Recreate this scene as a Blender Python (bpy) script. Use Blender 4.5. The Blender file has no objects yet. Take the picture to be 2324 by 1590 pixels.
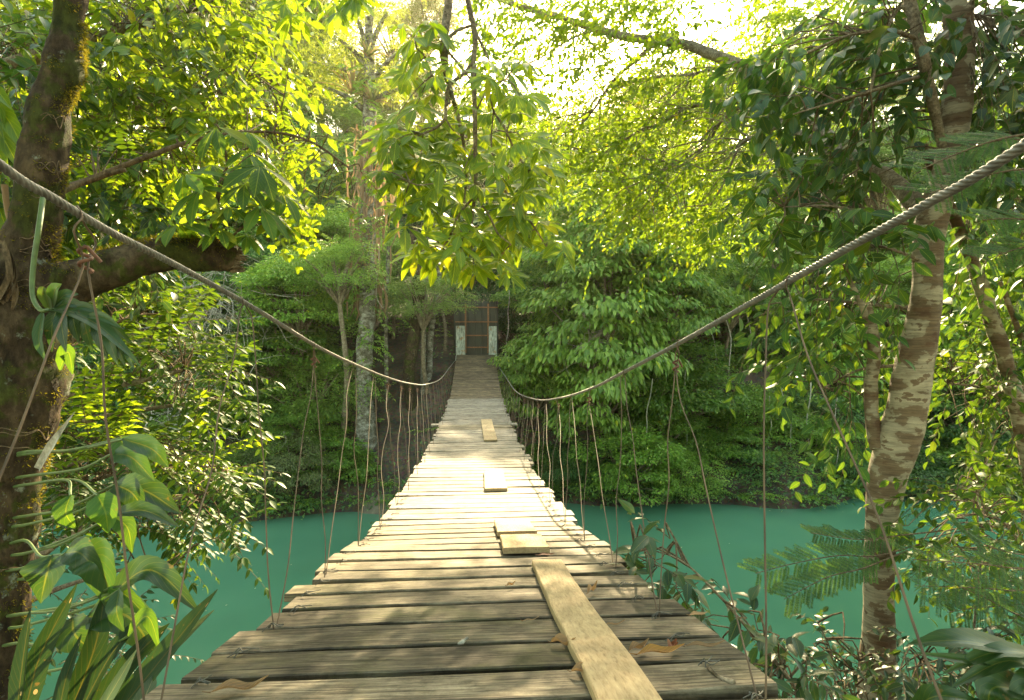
import bpy, math, random
import numpy as np
from mathutils import Vector, Matrix, Euler, noise
random.seed(7)
RNG = np.random.default_rng(7)
SC = bpy.context.scene
COL = SC.collection

# ------------------------------------------------------------------ camera
EYE = 5.5
FPX = 1300.0                      # focal length in units of a 2324 px wide picture
PITCH, YAW = math.atan(55/FPX), math.atan(82/FPX)
CAMM = Euler((math.pi/2-PITCH, 0, -YAW), 'XYZ').to_matrix()
cd = bpy.data.cameras.new('camera'); cam = bpy.data.objects.new('camera', cd); COL.objects.link(cam)
cam.location = (0, 0, EYE); cam.rotation_euler = CAMM.to_euler()
cd.sensor_width = 36; cd.lens = FPX/2324*36; cd.clip_start = .05; cd.clip_end = 2000
SC.camera = cam

def at(x, y, Y):
    """point of the place seen at photo position x, y, at distance Y along the bridge"""
    d = CAMM @ Vector(((x-1162)/FPX, (795-y)/FPX, -1))
    t = Y/d.y
    return Vector((d.x*t, Y, EYE+d.z*t))
def at_X(x, y, X):
    d = CAMM @ Vector(((x-1162)/FPX, (795-y)/FPX, -1))
    t = X/d.x
    return Vector((X, d.y*t, EYE+d.z*t))

# ------------------------------------------------------------------ terrain functions
def far_shore(x):
    return 16.9 + .55*math.sin(x*.37+1) + .3*math.sin(x*1.13) + .012*x*x*.3
def ground_z(x, y):
    d = y-far_shore(x)
    if d > -2:
        z = -1.4 if d < -1.6 else (d*.9 if d < 0 else (d*.85 if d < 4.6 else 3.91+(d-4.6)*.34))
        if d > 25: z += (d-25)*.10
        n = noise.noise(Vector((x*.35, y*.35, 0)))*.5*min(1, max(0, d)/2) + noise.noise(Vector((x*1.3, y*1.3, 3)))*.12
        return z+n
    zb = 3.95-.95*max(0, y-.1)+.22*abs(x)
    zb = min(zb, 4.15)
    return max(-1.4, zb + .1*noise.noise(Vector((x*1.5, y*1.5, 0))))

# ------------------------------------------------------------------ object helpers
def tag(o, label=None, cat=None, group=None, kind=None):
    if label: o['label'] = label
    if cat: o['category'] = cat
    if group: o['group'] = group
    if kind: o['kind'] = kind
    return o
def empty(name, loc=(0, 0, 0), label=None, cat=None, group=None):
    o = bpy.data.objects.new(name, None); COL.objects.link(o); o.location = loc
    o.empty_display_size = .1
    return tag(o, label, cat, group)
def nrm(a):
    return a/np.maximum(np.linalg.norm(a, axis=-1, keepdims=True), 1e-9)

class MB:
    """collects vertices and faces; build() links them as one mesh object"""
    def __init__(s):
        s.v = []; s.f = []; s.uv = []; s.n = 0; s.mi = []
    def add(s, v, f, uv=None, mi=0):
        v = np.asarray(v, float).reshape(-1, 3)
        f = np.asarray(f, int)
        if len(f) == 0: return
        s.v.append(v); s.f.append(f+s.n)
        s.uv.append(np.zeros((len(v), 2)) if uv is None else np.asarray(uv, float))
        s.mi.append(np.full(len(f), mi)); s.n += len(v)
    def mesh(s, name, mats, smooth=True, origin=None):
        me = bpy.data.meshes.new(name)
        V = np.concatenate(s.v); UV = np.concatenate(s.uv)
        if origin is not None: V = V-np.array(origin)
        sizes = np.concatenate([np.full(len(f), f.shape[1]) for f in s.f])
        loops = np.concatenate([f.ravel() for f in s.f])
        mi = np.concatenate(s.mi)
        me.vertices.add(len(V)); me.vertices.foreach_set('co', V.ravel())
        me.loops.add(len(loops)); me.loops.foreach_set('vertex_index', loops.astype(np.int32))
        me.polygons.add(len(sizes))
        st = np.concatenate([[0], np.cumsum(sizes)[:-1]])
        me.polygons.foreach_set('loop_start', st.astype(np.int32))
        me.polygons.foreach_set('loop_total', sizes.astype(np.int32))
        me.polygons.foreach_set('use_smooth', np.full(len(sizes), smooth))
        me.polygons.foreach_set('material_index', mi.astype(np.int32))
        ul = me.uv_layers.new(name='UVMap')
        ul.data.foreach_set('uv', UV[loops].ravel())
        for m in (mats if isinstance(mats, (list, tuple)) else [mats]): me.materials.append(m)
        me.update(calc_edges=True); me.validate()
        return me
    def build(s, name, mats, parent=None, smooth=True, origin=None):
        """origin: world position of the object's own origin (relative to parent origin for children)"""
        if s.n == 0: return None
        org = Vector(origin) if origin is not None else (Vector(parent['_w']) if parent is not None and '_w' in parent else Vector((0, 0, 0)))
        o = bpy.data.objects.new(name, s.mesh(name, mats, smooth, org)); COL.objects.link(o)
        if parent is not None:
            o.parent = parent
            if origin is not None: o.location = Vector(origin)-parent.matrix_basis.translation
        elif origin is not None: o.location = origin
        return o
# note: parents keep their true location; children store meshes relative to it
def root(name, loc, label, cat, group=None):
    o = empty(name, loc, label, cat, group); return o
def part(mb, name, mats, parent, smooth=True):
    """part whose mesh is in world coordinates -> child of parent (whose world position is known)"""
    w = Vector((0, 0, 0)); p = parent
    while p is not None: w += p.matrix_basis.translation; p = p.parent
    if mb.n == 0: return None
    o = bpy.data.objects.new(name, mb.mesh(name, mats, smooth, w)); COL.objects.link(o); o.parent = parent
    return o

# ------------------------------------------------------------------ shapes
def catmull(P, n=6):
    P = [Vector(p) for p in P]
    if len(P) < 3:
        return [P[0].lerp(P[-1], i/n) for i in range(n+1)], [i/n for i in range(n+1)]
    Q = [P[0]*2-P[1]]+P+[P[-1]*2-P[-2]]
    out = []; ts = []
    for i in range(1, len(Q)-2):
        for k in range(n):
            t = k/n; a, b, c, d = Q[i-1:i+3]
            out.append(.5*((2*b)+(c-a)*t+(2*a-5*b+4*c-d)*t*t+(3*b-a-3*c+d)*t**3)); ts.append(i-1+t)
    out.append(P[-1]); ts.append(len(P)-1)
    return out, ts
def tube(mb, P, R, seg=6, n=5, amp=0, freq=8, cap=True, rib=None, mi=0, seed=0):
    """tapered tube through P with radii R; amp: bark relief"""
    pts, ts = catmull(P, n) if n > 1 else ([Vector(p) for p in P], list(range(len(P))))
    R = list(R) if hasattr(R, '__len__') else [R]*len(P)
    if len(R) == 2 and len(P) > 2: R = [R[0]+(R[1]-R[0])*i/(len(P)-1) for i in range(len(P))]
    if len(P) < 3 and n > 1: R = [R[0]+(R[-1]-R[0])*t for t in ts]; rr = R
    else: rr = np.interp(ts, range(len(R)), R)
    A = np.array([list(p) for p in pts]); m = len(A)
    T = nrm(np.gradient(A, axis=0))
    up = np.array([0, 0, 1.]) if abs(T[0][2]) < .9 else np.array([0, 1., 0])
    N = np.zeros_like(A); N[0] = nrm(np.cross(T[0], up))
    for i in range(1, m):
        v = N[i-1]-T[i]*np.dot(N[i-1], T[i]); N[i] = v/max(np.linalg.norm(v), 1e-9)
    B = np.cross(T, N)
    th = np.linspace(0, 2*math.pi, seg, endpoint=False)
    c, s_ = np.cos(th), np.sin(th)
    rad = np.array(rr)[:, None]*np.ones((1, seg))
    if amp:
        for i in range(m):
            for j in range(seg):
                d = N[i]*c[j]+B[i]*s_[j]; q = A[i]+d*rr[i]
                k = noise.noise(Vector(q)*freq+Vector((seed, 0, 0)))+.5*noise.noise(Vector(q)*freq*2.7)+.25*noise.noise(Vector(q)*freq*7)
                rad[i, j] *= 1+amp*k
    if rib is not None:        # twisted strands
        L = np.concatenate([[0], np.cumsum(np.linalg.norm(np.diff(A, axis=0), axis=1))])
        k, lay, dep = rib
        ph = (th[None, :]-2*math.pi*L[:, None]/lay)*k/2
        rad *= 1-dep+dep*np.abs(np.cos(ph))**.6*1.25
    V = A[:, None, :]+(N[:, None, :]*c[None, :, None]+B[:, None, :]*s_[None, :, None])*rad[:, :, None]
    i, j = np.meshgrid(np.arange(m-1), np.arange(seg), indexing='ij')
    j2 = (j+1) % seg
    F = np.stack([i*seg+j, i*seg+j2, (i+1)*seg+j2, (i+1)*seg+j], -1).reshape(-1, 4)
    mb.add(V.reshape(-1, 3), F, mi=mi)
    if cap:
        for k, rev in ((0, True), (m-1, False)):
            ring = V[k]; cc = ring.mean(0)
            vv = np.vstack([ring, cc]); ff = [[a, (a+1) % seg, seg] for a in range(seg)]
            if rev: ff = [f[::-1] for f in ff]
            mb.add(vv, ff, mi=mi)
    return pts
def limb(mb, pw, seg=10, n=6, amp=.0, freq=8, seed=0, k=1.0, **kw):
    """limb given by (photo x, photo y, distance, width in photo px)"""
    P = [at(a, b, c) for a, b, c, w in pw]
    R = [w/2*c/FPX*k for a, b, c, w in pw]
    return tube(mb, P, R, seg, n, amp, freq, seed=seed, **kw)
def box(mb, c, s, rot=None, mi=0, bev=0):
    x, y, z = [q/2 for q in s]
    if bev:
        b = bev
        prof = [(-x+b, -z), (x-b, -z), (x, -z+b), (x, z-b), (x-b, z), (-x+b, z), (-x, z-b), (-x, -z+b)]
        v = [(px, yy, pz) for yy in (-y, y) for px, pz in prof]
        f = [[i, i+8, (i+1) % 8+8, (i+1) % 8] for i in range(8)]
        v = np.array(v)
        if rot is not None: v = v@np.array(rot).T
        mb.add(v+np.array(c), f, mi=mi)
        mb.add(v+np.array(c), [list(range(8)), list(range(15, 7, -1))], mi=mi)
        return
    v = np.array([(i, j, k) for i in (-x, x) for j in (-y, y) for k in (-z, z)])
    if rot is not None: v = v@np.array(rot).T
    f = [[0, 1, 3, 2], [4, 6, 7, 5], [0, 4, 5, 1], [2, 3, 7, 6], [0, 2, 6, 4], [1, 5, 7, 3]]
    mb.add(v+np.array(c), f, mi=mi)
def ribbon(mb, P, W, up=(0, 0, 1), fold=.2, n=6, waver=0):
    """long blade: path P, widths W, keel"""
    pts, ts = catmull(P, n)
    w = np.interp(np.array(ts)/max(ts)*(len(W)-1), range(len(W)), W)
    A = np.array([list(p) for p in pts]); T = nrm(np.gradient(A, axis=0))
    S = nrm(np.cross(T, np.array(up, float)[None, :])); Nn = np.cross(S, T)
    m = len(A); wv = 1+waver*np.sin(np.arange(m)*1.3)
    u = np.array([-1, -.5, 0, .5, 1.])
    V = A[:, None, :]+S[:, None, :]*(u[None, :, None]*(w*wv)[:, None, None]/2)+Nn[:, None, :]*(np.abs(u)[None, :, None]*(w*fold)[:, None, None])
    i, j = np.meshgrid(np.arange(m-1), np.arange(4), indexing='ij')
    F = np.stack([i*5+j, i*5+j+1, (i+1)*5+j+1, (i+1)*5+j], -1).reshape(-1, 4)
    uv = np.stack(np.meshgrid(np.linspace(0, 1, m), (u+1)/2, indexing='ij'), -1)[..., ::-1].reshape(-1, 2)
    mb.add(V.reshape(-1, 3), F, uv)

# ------------------------------------------------------------------ leaves
def leaf_template(secs, width, peak=.45, fold=.25, droop=.18, obov=1.0):
    """secs sections; returns vertices (side, along, normal), faces, uv"""
    v = [(0, 0, 0)]; uv = [(.5, 0)]
    f = []
    for k in range(1, secs):
        t = k/secs
        w = width/2*(math.sin(math.pi*t**(math.log(.5)/math.log(peak))))**obov
        z = -droop*t*t
        v += [(-w, t, z+fold*w), (0, t, z), (w, t, z+fold*w)]; uv += [(.5-w/width, t), (.5, t), (.5+w/width, t)]
    v.append((0, 1, -droop)); uv.append((.5, 1))
    v = np.array(v)
    tri = [[0, 2, 1], [0, 3, 2]]; quads = []
    for k in range(secs-2):
        a = 1+3*k; b = a+3
        quads += [[a, a+1, b+1, b], [a+1, a+2, b+2, b+1]]
    a = 1+3*(secs-2); t = len(v)-1
    tri += [[a, a+1, t], [a+1, a+2, t]]
    return v, np.array(tri), (np.array(quads) if quads else None), np.array(uv)
T_FAR = (np.array([(0, 0, 0), (-.26, .45, .07), (0, 1, -.12), (.26, .45, .07)]), np.array([[0, 2, 1], [0, 3, 2]]), None,
         np.array([(.5, 0), (0, .45), (.5, 1), (1, .45)]))
T_SLIM = (T_FAR[0]*np.array([.62, 1, .6]),)+T_FAR[1:]
T_MID = leaf_template(3, .42, .45, .3, .15)
T_ROUND = leaf_template(5, .56, .5, .12, .08, .7)
T_POINT = leaf_template(5, .42, .42, .25, .22)
T_OBOV = leaf_template(6, .36, .6, .2, .3)
T_OVAL = leaf_template(5, .5, .45, .22, .25, .85)
T_BROAD = leaf_template(8, .62, .36, .2, .45)

class Leaves:
    def __init__(s): s.p = []; s.a = []; s.n = []; s.s = []
    def add(s, p, a, n, size):
        s.p.append(np.atleast_2d(p)); s.a.append(np.atleast_2d(a)); s.n.append(np.atleast_2d(n)); s.s.append(np.atleast_1d(size))
    def count(s): return sum(len(x) for x in s.s)
    def to(s, mb, tmpl, mi=0):
        if not s.p: return mb
        P = np.concatenate(s.p); A = nrm(np.concatenate(s.a)); N = np.concatenate(s.n); S = np.concatenate(s.s)
        N = nrm(N-A*np.sum(N*A, -1, keepdims=True)+1e-6); B = np.cross(A, N)
        v, tri, quad, uv = tmpl
        W = P[:, None, :]+S[:, None, None]*(B[:, None, :]*v[None, :, 0, None]+A[:, None, :]*v[None, :, 1, None]+N[:, None, :]*v[None, :, 2, None])
        k = len(v); off = (np.arange(len(P))*k)[:, None, None]
        start = mb.n
        UV = np.tile(uv, (len(P), 1))
        ft = (tri[None]+off).reshape(-1, 3)
        mb.v.append(W.reshape(-1, 3)); mb.uv.append(UV); mb.f.append(ft+start); mb.mi.append(np.full(len(ft), mi))
        if quad is not None:
            fq = (quad[None]+off).reshape(-1, 4); mb.f.append(fq+start); mb.mi.append(np.full(len(fq), mi))
        mb.n += W.shape[0]*k
        return mb
def rnd(n, s=1.0): return RNG.normal(0, s, (n, 3))
def frond(L, P, d, up, length, npair, leaf, droop=.35, spread=.9, jit=.15, taper=True, wood=None, wr=.002):
    """pinnate frond: leaflets on both sides of a drooping rachis"""
    P = np.array(P, float); d = nrm(np.array(d, float)); up = np.array(up, float)
    up = nrm(up-d*np.dot(up, d)); side = np.cross(d, up)
    t = np.linspace(.12, .98, npair)
    pos = P+d*(t*length)[:, None]-np.array([0, 0, 1.])*(droop*length*t*t)[:, None]
    tang = nrm(d-np.array([0, 0, 1.])*(2*droop*t)[:, None])
    sz = leaf*(1-.35*np.abs(t-.45)/.55 if taper else 1)
    for sg in (-1, 1):
        a = tang*(1-spread*.55)+side*sg*spread-np.array([0, 0, .25])+rnd(npair, jit)
        L.add(pos, a, up+rnd(npair, jit), sz*RNG.uniform(.85, 1.1, npair))
    L.add(pos[-1], tang[-1]+rnd(1, jit)[0], up, leaf*.9)
    if wood is not None:
        tube(wood, [P]+[pos[i] for i in (npair//3, 2*npair//3, -1)], [wr, wr*.4], 3, 1, cap=False)
def twig(L, P, d, length, nl, leaf, droop=.3, jit=.3, wood=None, wr=.002, alt=.8, upb=.6):
    """alternate leafy twig"""
    P = np.array(P, float); d = nrm(np.array(d, float))
    t = np.linspace(.15, 1, nl)
    pos = P+d*(t*length)[:, None]-np.array([0, 0, 1.])*(droop*length*t*t)[:, None]
    tang = nrm(d-np.array([0, 0, 1.])*(2*droop*t)[:, None])
    side = nrm(np.cross(tang, np.array([0, 0, 1.])+rnd(1, .3)))
    sg = np.where(np.arange(nl) % 2 == 0, 1, -1)[:, None]
    a = tang*.7+side*sg*alt-np.array([0, 0, .3])+rnd(nl, jit)
    L.add(pos, a, np.array([0, 0, upb])+rnd(nl, jit*1.3), leaf*RNG.uniform(.7, 1.15, nl))
    if wood is not None:
        tube(wood, [P, pos[nl//2], pos[-1]], [wr, wr*.4], 3, 1, cap=False)
def rosette(L, P, axis, size, n=7, droop=.35, jit=.1, full=2*math.pi):
    """palmately divided leaf: leaflets radiating from one point"""
    axis = nrm(np.array(axis, float)); P = np.array(P, float)
    r = np.array([1, 0, 0.]) if abs(axis[0]) < .8 else np.array([0, 1., 0])
    u = nrm(np.cross(axis, r)); v = np.cross(axis, u); a0 = RNG.uniform(0, 6.28)
    th = a0+np.arange(n)*full/n+RNG.normal(0, .08, n)
    d = u*np.cos(th)[:, None]+v*np.sin(th)[:, None]
    sz = size*(1-.35*np.abs(np.linspace(-1, 1, n))**2)*RNG.uniform(.9, 1.1, n)
    L.add(P+d*size*.04, d-np.array([0, 0, droop])+rnd(n, jit), axis+d*.25+rnd(n, jit), sz)
def inpoly(poly, n, rng=None):
    rng = rng or RNG
    P = np.array(poly, float); lo, hi = P.min(0), P.max(0); out = []
    while len(out) < n:
        q = rng.uniform(lo, hi)
        c = False; j = len(P)-1
        for i in range(len(P)):
            if (P[i, 1] > q[1]) != (P[j, 1] > q[1]) and q[0] < (P[j, 0]-P[i, 0])*(q[1]-P[i, 1])/(P[j, 1]-P[i, 1])+P[i, 0]: c = not c
            j = i
        if c: out.append(q)
    return out

# ------------------------------------------------------------------ materials
def newmat(name):
    m = bpy.data.materials.new(name); m.use_nodes = True; nt = m.node_tree; nt.nodes.clear()
    out = nt.nodes.new('ShaderNodeOutputMaterial')
    return m, nt, out
def nd(nt, t, **kw):
    n = nt.nodes.new('ShaderNode'+t)
    for k, v in kw.items():
        if k in n.inputs: n.inputs[k].default_value = v
        else: setattr(n, k, v)
    return n
def ramp(nt, stops, interp='LINEAR'):
    r = nt.nodes.new('ShaderNodeValToRGB'); e = r.color_ramp.elements; r.color_ramp.interpolation = interp
    while len(e) < len(stops): e.new(.5)
    for k, (p, c) in enumerate(stops): e[k].position = p; e[k].color = (*c, 1)
    return r
def leafmat(name, c1, c2, tr, tf=.45, rough=.38, vein=False, spec=.45, holes=False):
    """c1, c2: range of leaf colours (one draw per leaf); tr: colour of light coming through"""
    m, nt, out = newmat(name); L = nt.links.new
    geo = nd(nt, 'NewGeometry')
    rp = ramp(nt, [(0, c1), (.75, c2), (.97, c2), (1, (c2[0]*1.8+.02, c2[1]*1.25, c2[2]*.6))])
    L(geo.outputs['Random Per Island'], rp.inputs[0])
    col = rp.outputs[0]
    tc = nd(nt, 'TexCoord')
    hs = nd(nt, 'HueSaturation')
    oi = nd(nt, 'ObjectInfo'); mr = nd(nt, 'MapRange'); mr.inputs[3].default_value = .8; mr.inputs[4].default_value = 1.22
    L(oi.outputs['Random'], mr.inputs[0]); L(mr.outputs[0], hs.inputs['Value']); L(col, hs.inputs['Color']); col = hs.outputs[0]
    nz = None
    if vein:
        sep = nd(nt, 'SeparateXYZ'); L(tc.outputs['UV'], sep.inputs[0])
        ab = nd(nt, 'Math', operation='SUBTRACT'); ab.inputs[1].default_value = .5; L(sep.outputs[0], ab.inputs[0])
        ab2 = nd(nt, 'Math', operation='ABSOLUTE'); L(ab.outputs[0], ab2.inputs[0])
        lt = nd(nt, 'Math', operation='LESS_THAN'); lt.inputs[1].default_value = .028; L(ab2.outputs[0], lt.inputs[0])
        sm = nd(nt, 'Math', operation='MULTIPLY_ADD'); sm.inputs[1].default_value = -.55; L(ab2.outputs[0], sm.inputs[0]); L(sep.outputs[1], sm.inputs[2])
        fr = nd(nt, 'Math', operation='MULTIPLY'); fr.inputs[1].default_value = 9; L(sm.outputs[0], fr.inputs[0])
        f2 = nd(nt, 'Math', operation='FRACT'); L(fr.outputs[0], f2.inputs[0])
        l2 = nd(nt, 'Math', operation='LESS_THAN'); l2.inputs[1].default_value = .12; L(f2.outputs[0], l2.inputs[0])
        l3 = nd(nt, 'Math', operation='MULTIPLY'); l3.inputs[1].default_value = .4; L(l2.outputs[0], l3.inputs[0])
        mx = nd(nt, 'Math', operation='MAXIMUM'); L(lt.outputs[0], mx.inputs[0]); L(l3.outputs[0], mx.inputs[1])
        mix = nd(nt, 'Mix', data_type='RGBA'); L(mx.outputs[0], mix.inputs[0]); L(col, mix.inputs[6]); mix.inputs[7].default_value = (c2[0]*1.8+.03, c2[1]*1.5, c2[2]*1.3, 1)
        col = mix.outputs[2]
        bn = nd(nt, 'TexNoise'); bn.inputs['Scale'].default_value = 22; bn.inputs['Detail'].default_value = 4; L(tc.outputs['Object'], bn.inputs[0])
        br = ramp(nt, [(.66, (0, 0, 0)), (.72, (.8, .8, .8))]); L(bn.outputs[0], br.inputs[0])
        bm = nd(nt, 'Mix', data_type='RGBA'); L(br.outputs[0], bm.inputs[0]); L(col, bm.inputs[6]); bm.inputs[7].default_value = (.13, .085, .02, 1); col = bm.outputs[2]
        if holes:
            mp = nd(nt, 'Mapping'); mp.inputs['Scale'].default_value = (2.6, 9, 1); L(tc.outputs['UV'], mp.inputs[0])
            vo = nd(nt, 'TexVoronoi'); vo.inputs['Scale'].default_value = 1; L(mp.outputs[0], vo.inputs[0])
            wn = nd(nt, 'SeparateColor'); L(vo.outputs['Color'], wn.inputs[0])
            g1 = nd(nt, 'Math', operation='GREATER_THAN'); g1.inputs[1].default_value = .78; L(wn.outputs[0], g1.inputs[0])
            g2 = nd(nt, 'Math', operation='LESS_THAN'); g2.inputs[1].default_value = .24; L(vo.outputs['Distance'], g2.inputs[0])
            g3 = nd(nt, 'Math', operation='MULTIPLY'); L(g1.outputs[0], g3.inputs[0]); L(g2.outputs[0], g3.inputs[1])
            mix2 = nd(nt, 'Mix', data_type='RGBA'); L(g3.outputs[0], mix2.inputs[0]); L(col, mix2.inputs[6]); mix2.inputs[7].default_value = (.26, .20, .10, 1)
            col = mix2.outputs[2]
    p = nd(nt, 'BsdfPrincipled'); p.inputs['Roughness'].default_value = rough; p.inputs['Specular IOR Level'].default_value = spec
    L(col, p.inputs['Base Color'])
    t = nd(nt, 'BsdfTranslucent')
    tm = nd(nt, 'Mix', data_type='RGBA', blend_type='MULTIPLY'); tm.inputs[0].default_value = 1
    gain = 1/max(c2[1], .02)
    cs = nd(nt, 'Mix', data_type='RGBA', blend_type='MULTIPLY'); cs.inputs[0].default_value = 1
    L(col, cs.inputs[6]); cs.inputs[7].default_value = (tr[0]/max(c2[0], .01), tr[1]/max(c2[1], .01), tr[2]/max(c2[2], .005), 1)
    L(cs.outputs[2], t.inputs[0])
    ms = nd(nt, 'MixShader'); ms.inputs[0].default_value = tf
    L(p.outputs[0], ms.inputs[1]); L(t.outputs[0], ms.inputs[2]); L(ms.outputs[0], out.inputs[0])
    return m
def bump(nt, hgt, strength=.5, dist=.02):
    b = nd(nt, 'Bump'); b.inputs['Strength'].default_value = strength; b.inputs['Distance'].default_value = dist
    nt.links.new(hgt, b.inputs['Height']); return b.outputs[0]
def barkmat(name, stops, scale=6, stretch=(1, 1, .35), moss=None, moss_lo=.5, lichen=None, rough=.9, bumps=.6, bscale=30, bd=.02):
    m, nt, out = newmat(name); L = nt.links.new
    tc = nd(nt, 'TexCoord'); mp = nd(nt, 'Mapping'); mp.inputs['Scale'].default_value = stretch; L(tc.outputs['Object'], mp.inputs[0])
    n1 = nd(nt, 'TexNoise'); n1.inputs['Scale'].default_value = scale; n1.inputs['Detail'].default_value = 8; n1.inputs['Roughness'].default_value = .65; L(mp.outputs[0], n1.inputs[0])
    r = ramp(nt, stops); L(n1.outputs[0], r.inputs[0]); col = r.outputs[0]
    for k, (cc, lo, sc) in enumerate([q for q in (lichen, moss) if q]):
        n2 = nd(nt, 'TexNoise'); n2.inputs['Scale'].default_value = sc; n2.inputs['Detail'].default_value = 6; n2.inputs['Roughness'].default_value = .7
        mp2 = nd(nt, 'Mapping'); mp2.inputs['Location'].default_value = (5*k+3, 2, 1); L(tc.outputs['Object'], mp2.inputs[0]); L(mp2.outputs[0], n2.inputs[0])
        rr = ramp(nt, [(lo, (0, 0, 0)), (lo+.06, (1, 1, 1))]); L(n2.outputs[0], rr.inputs[0])
        mx = nd(nt, 'Mix', data_type='RGBA'); L(rr.outputs[0], mx.inputs[0]); L(col, mx.inputs[6]); mx.inputs[7].default_value = (*cc, 1); col = mx.outputs[2]
    n3 = nd(nt, 'TexNoise'); n3.inputs['Scale'].default_value = bscale; n3.inputs['Detail'].default_value = 10; n3.inputs['Roughness'].default_value = .7; L(mp.outputs[0], n3.inputs[0])
    v3 = nd(nt, 'Mix', data_type='RGBA', blend_type='MULTIPLY'); v3.inputs[0].default_value = .8; L(col, v3.inputs[6])
    r3 = ramp(nt, [(.36, (.3, .3, .3)), (.5, (.9, .9, .9)), (.62, (1.5, 1.5, 1.5))]); L(n3.outputs[0], r3.inputs[0]); L(r3.outputs[0], v3.inputs[7])
    p = nd(nt, 'BsdfPrincipled'); p.inputs['Roughness'].default_value = rough; p.inputs['Specular IOR Level'].default_value = .2
    L(v3.outputs[2], p.inputs['Base Color']); L(bump(nt, n3.outputs[0], bumps, bd), p.inputs['Normal']); L(p.outputs[0], out.inputs[0])
    return m
def plainmat(name, col, rough=.8, metal=0, nscale=20, var=.25, bumps=.2):
    m, nt, out = newmat(name); L = nt.links.new
    tc = nd(nt, 'TexCoord'); n = nd(nt, 'TexNoise'); n.inputs['Scale'].default_value = nscale; n.inputs['Detail'].default_value = 6; L(tc.outputs['Object'], n.inputs[0])
    r = ramp(nt, [(.3, tuple(c*(1-var) for c in col)), (.7, tuple(min(1, c*(1+var)) for c in col))]); L(n.outputs[0], r.inputs[0])
    p = nd(nt, 'BsdfPrincipled'); p.inputs['Roughness'].default_value = rough; p.inputs['Metallic'].default_value = metal
    L(r.outputs[0], p.inputs['Base Color']); L(bump(nt, n.outputs[0], bumps, .01), p.inputs['Normal']); L(p.outputs[0], out.inputs[0])
    return m
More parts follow.
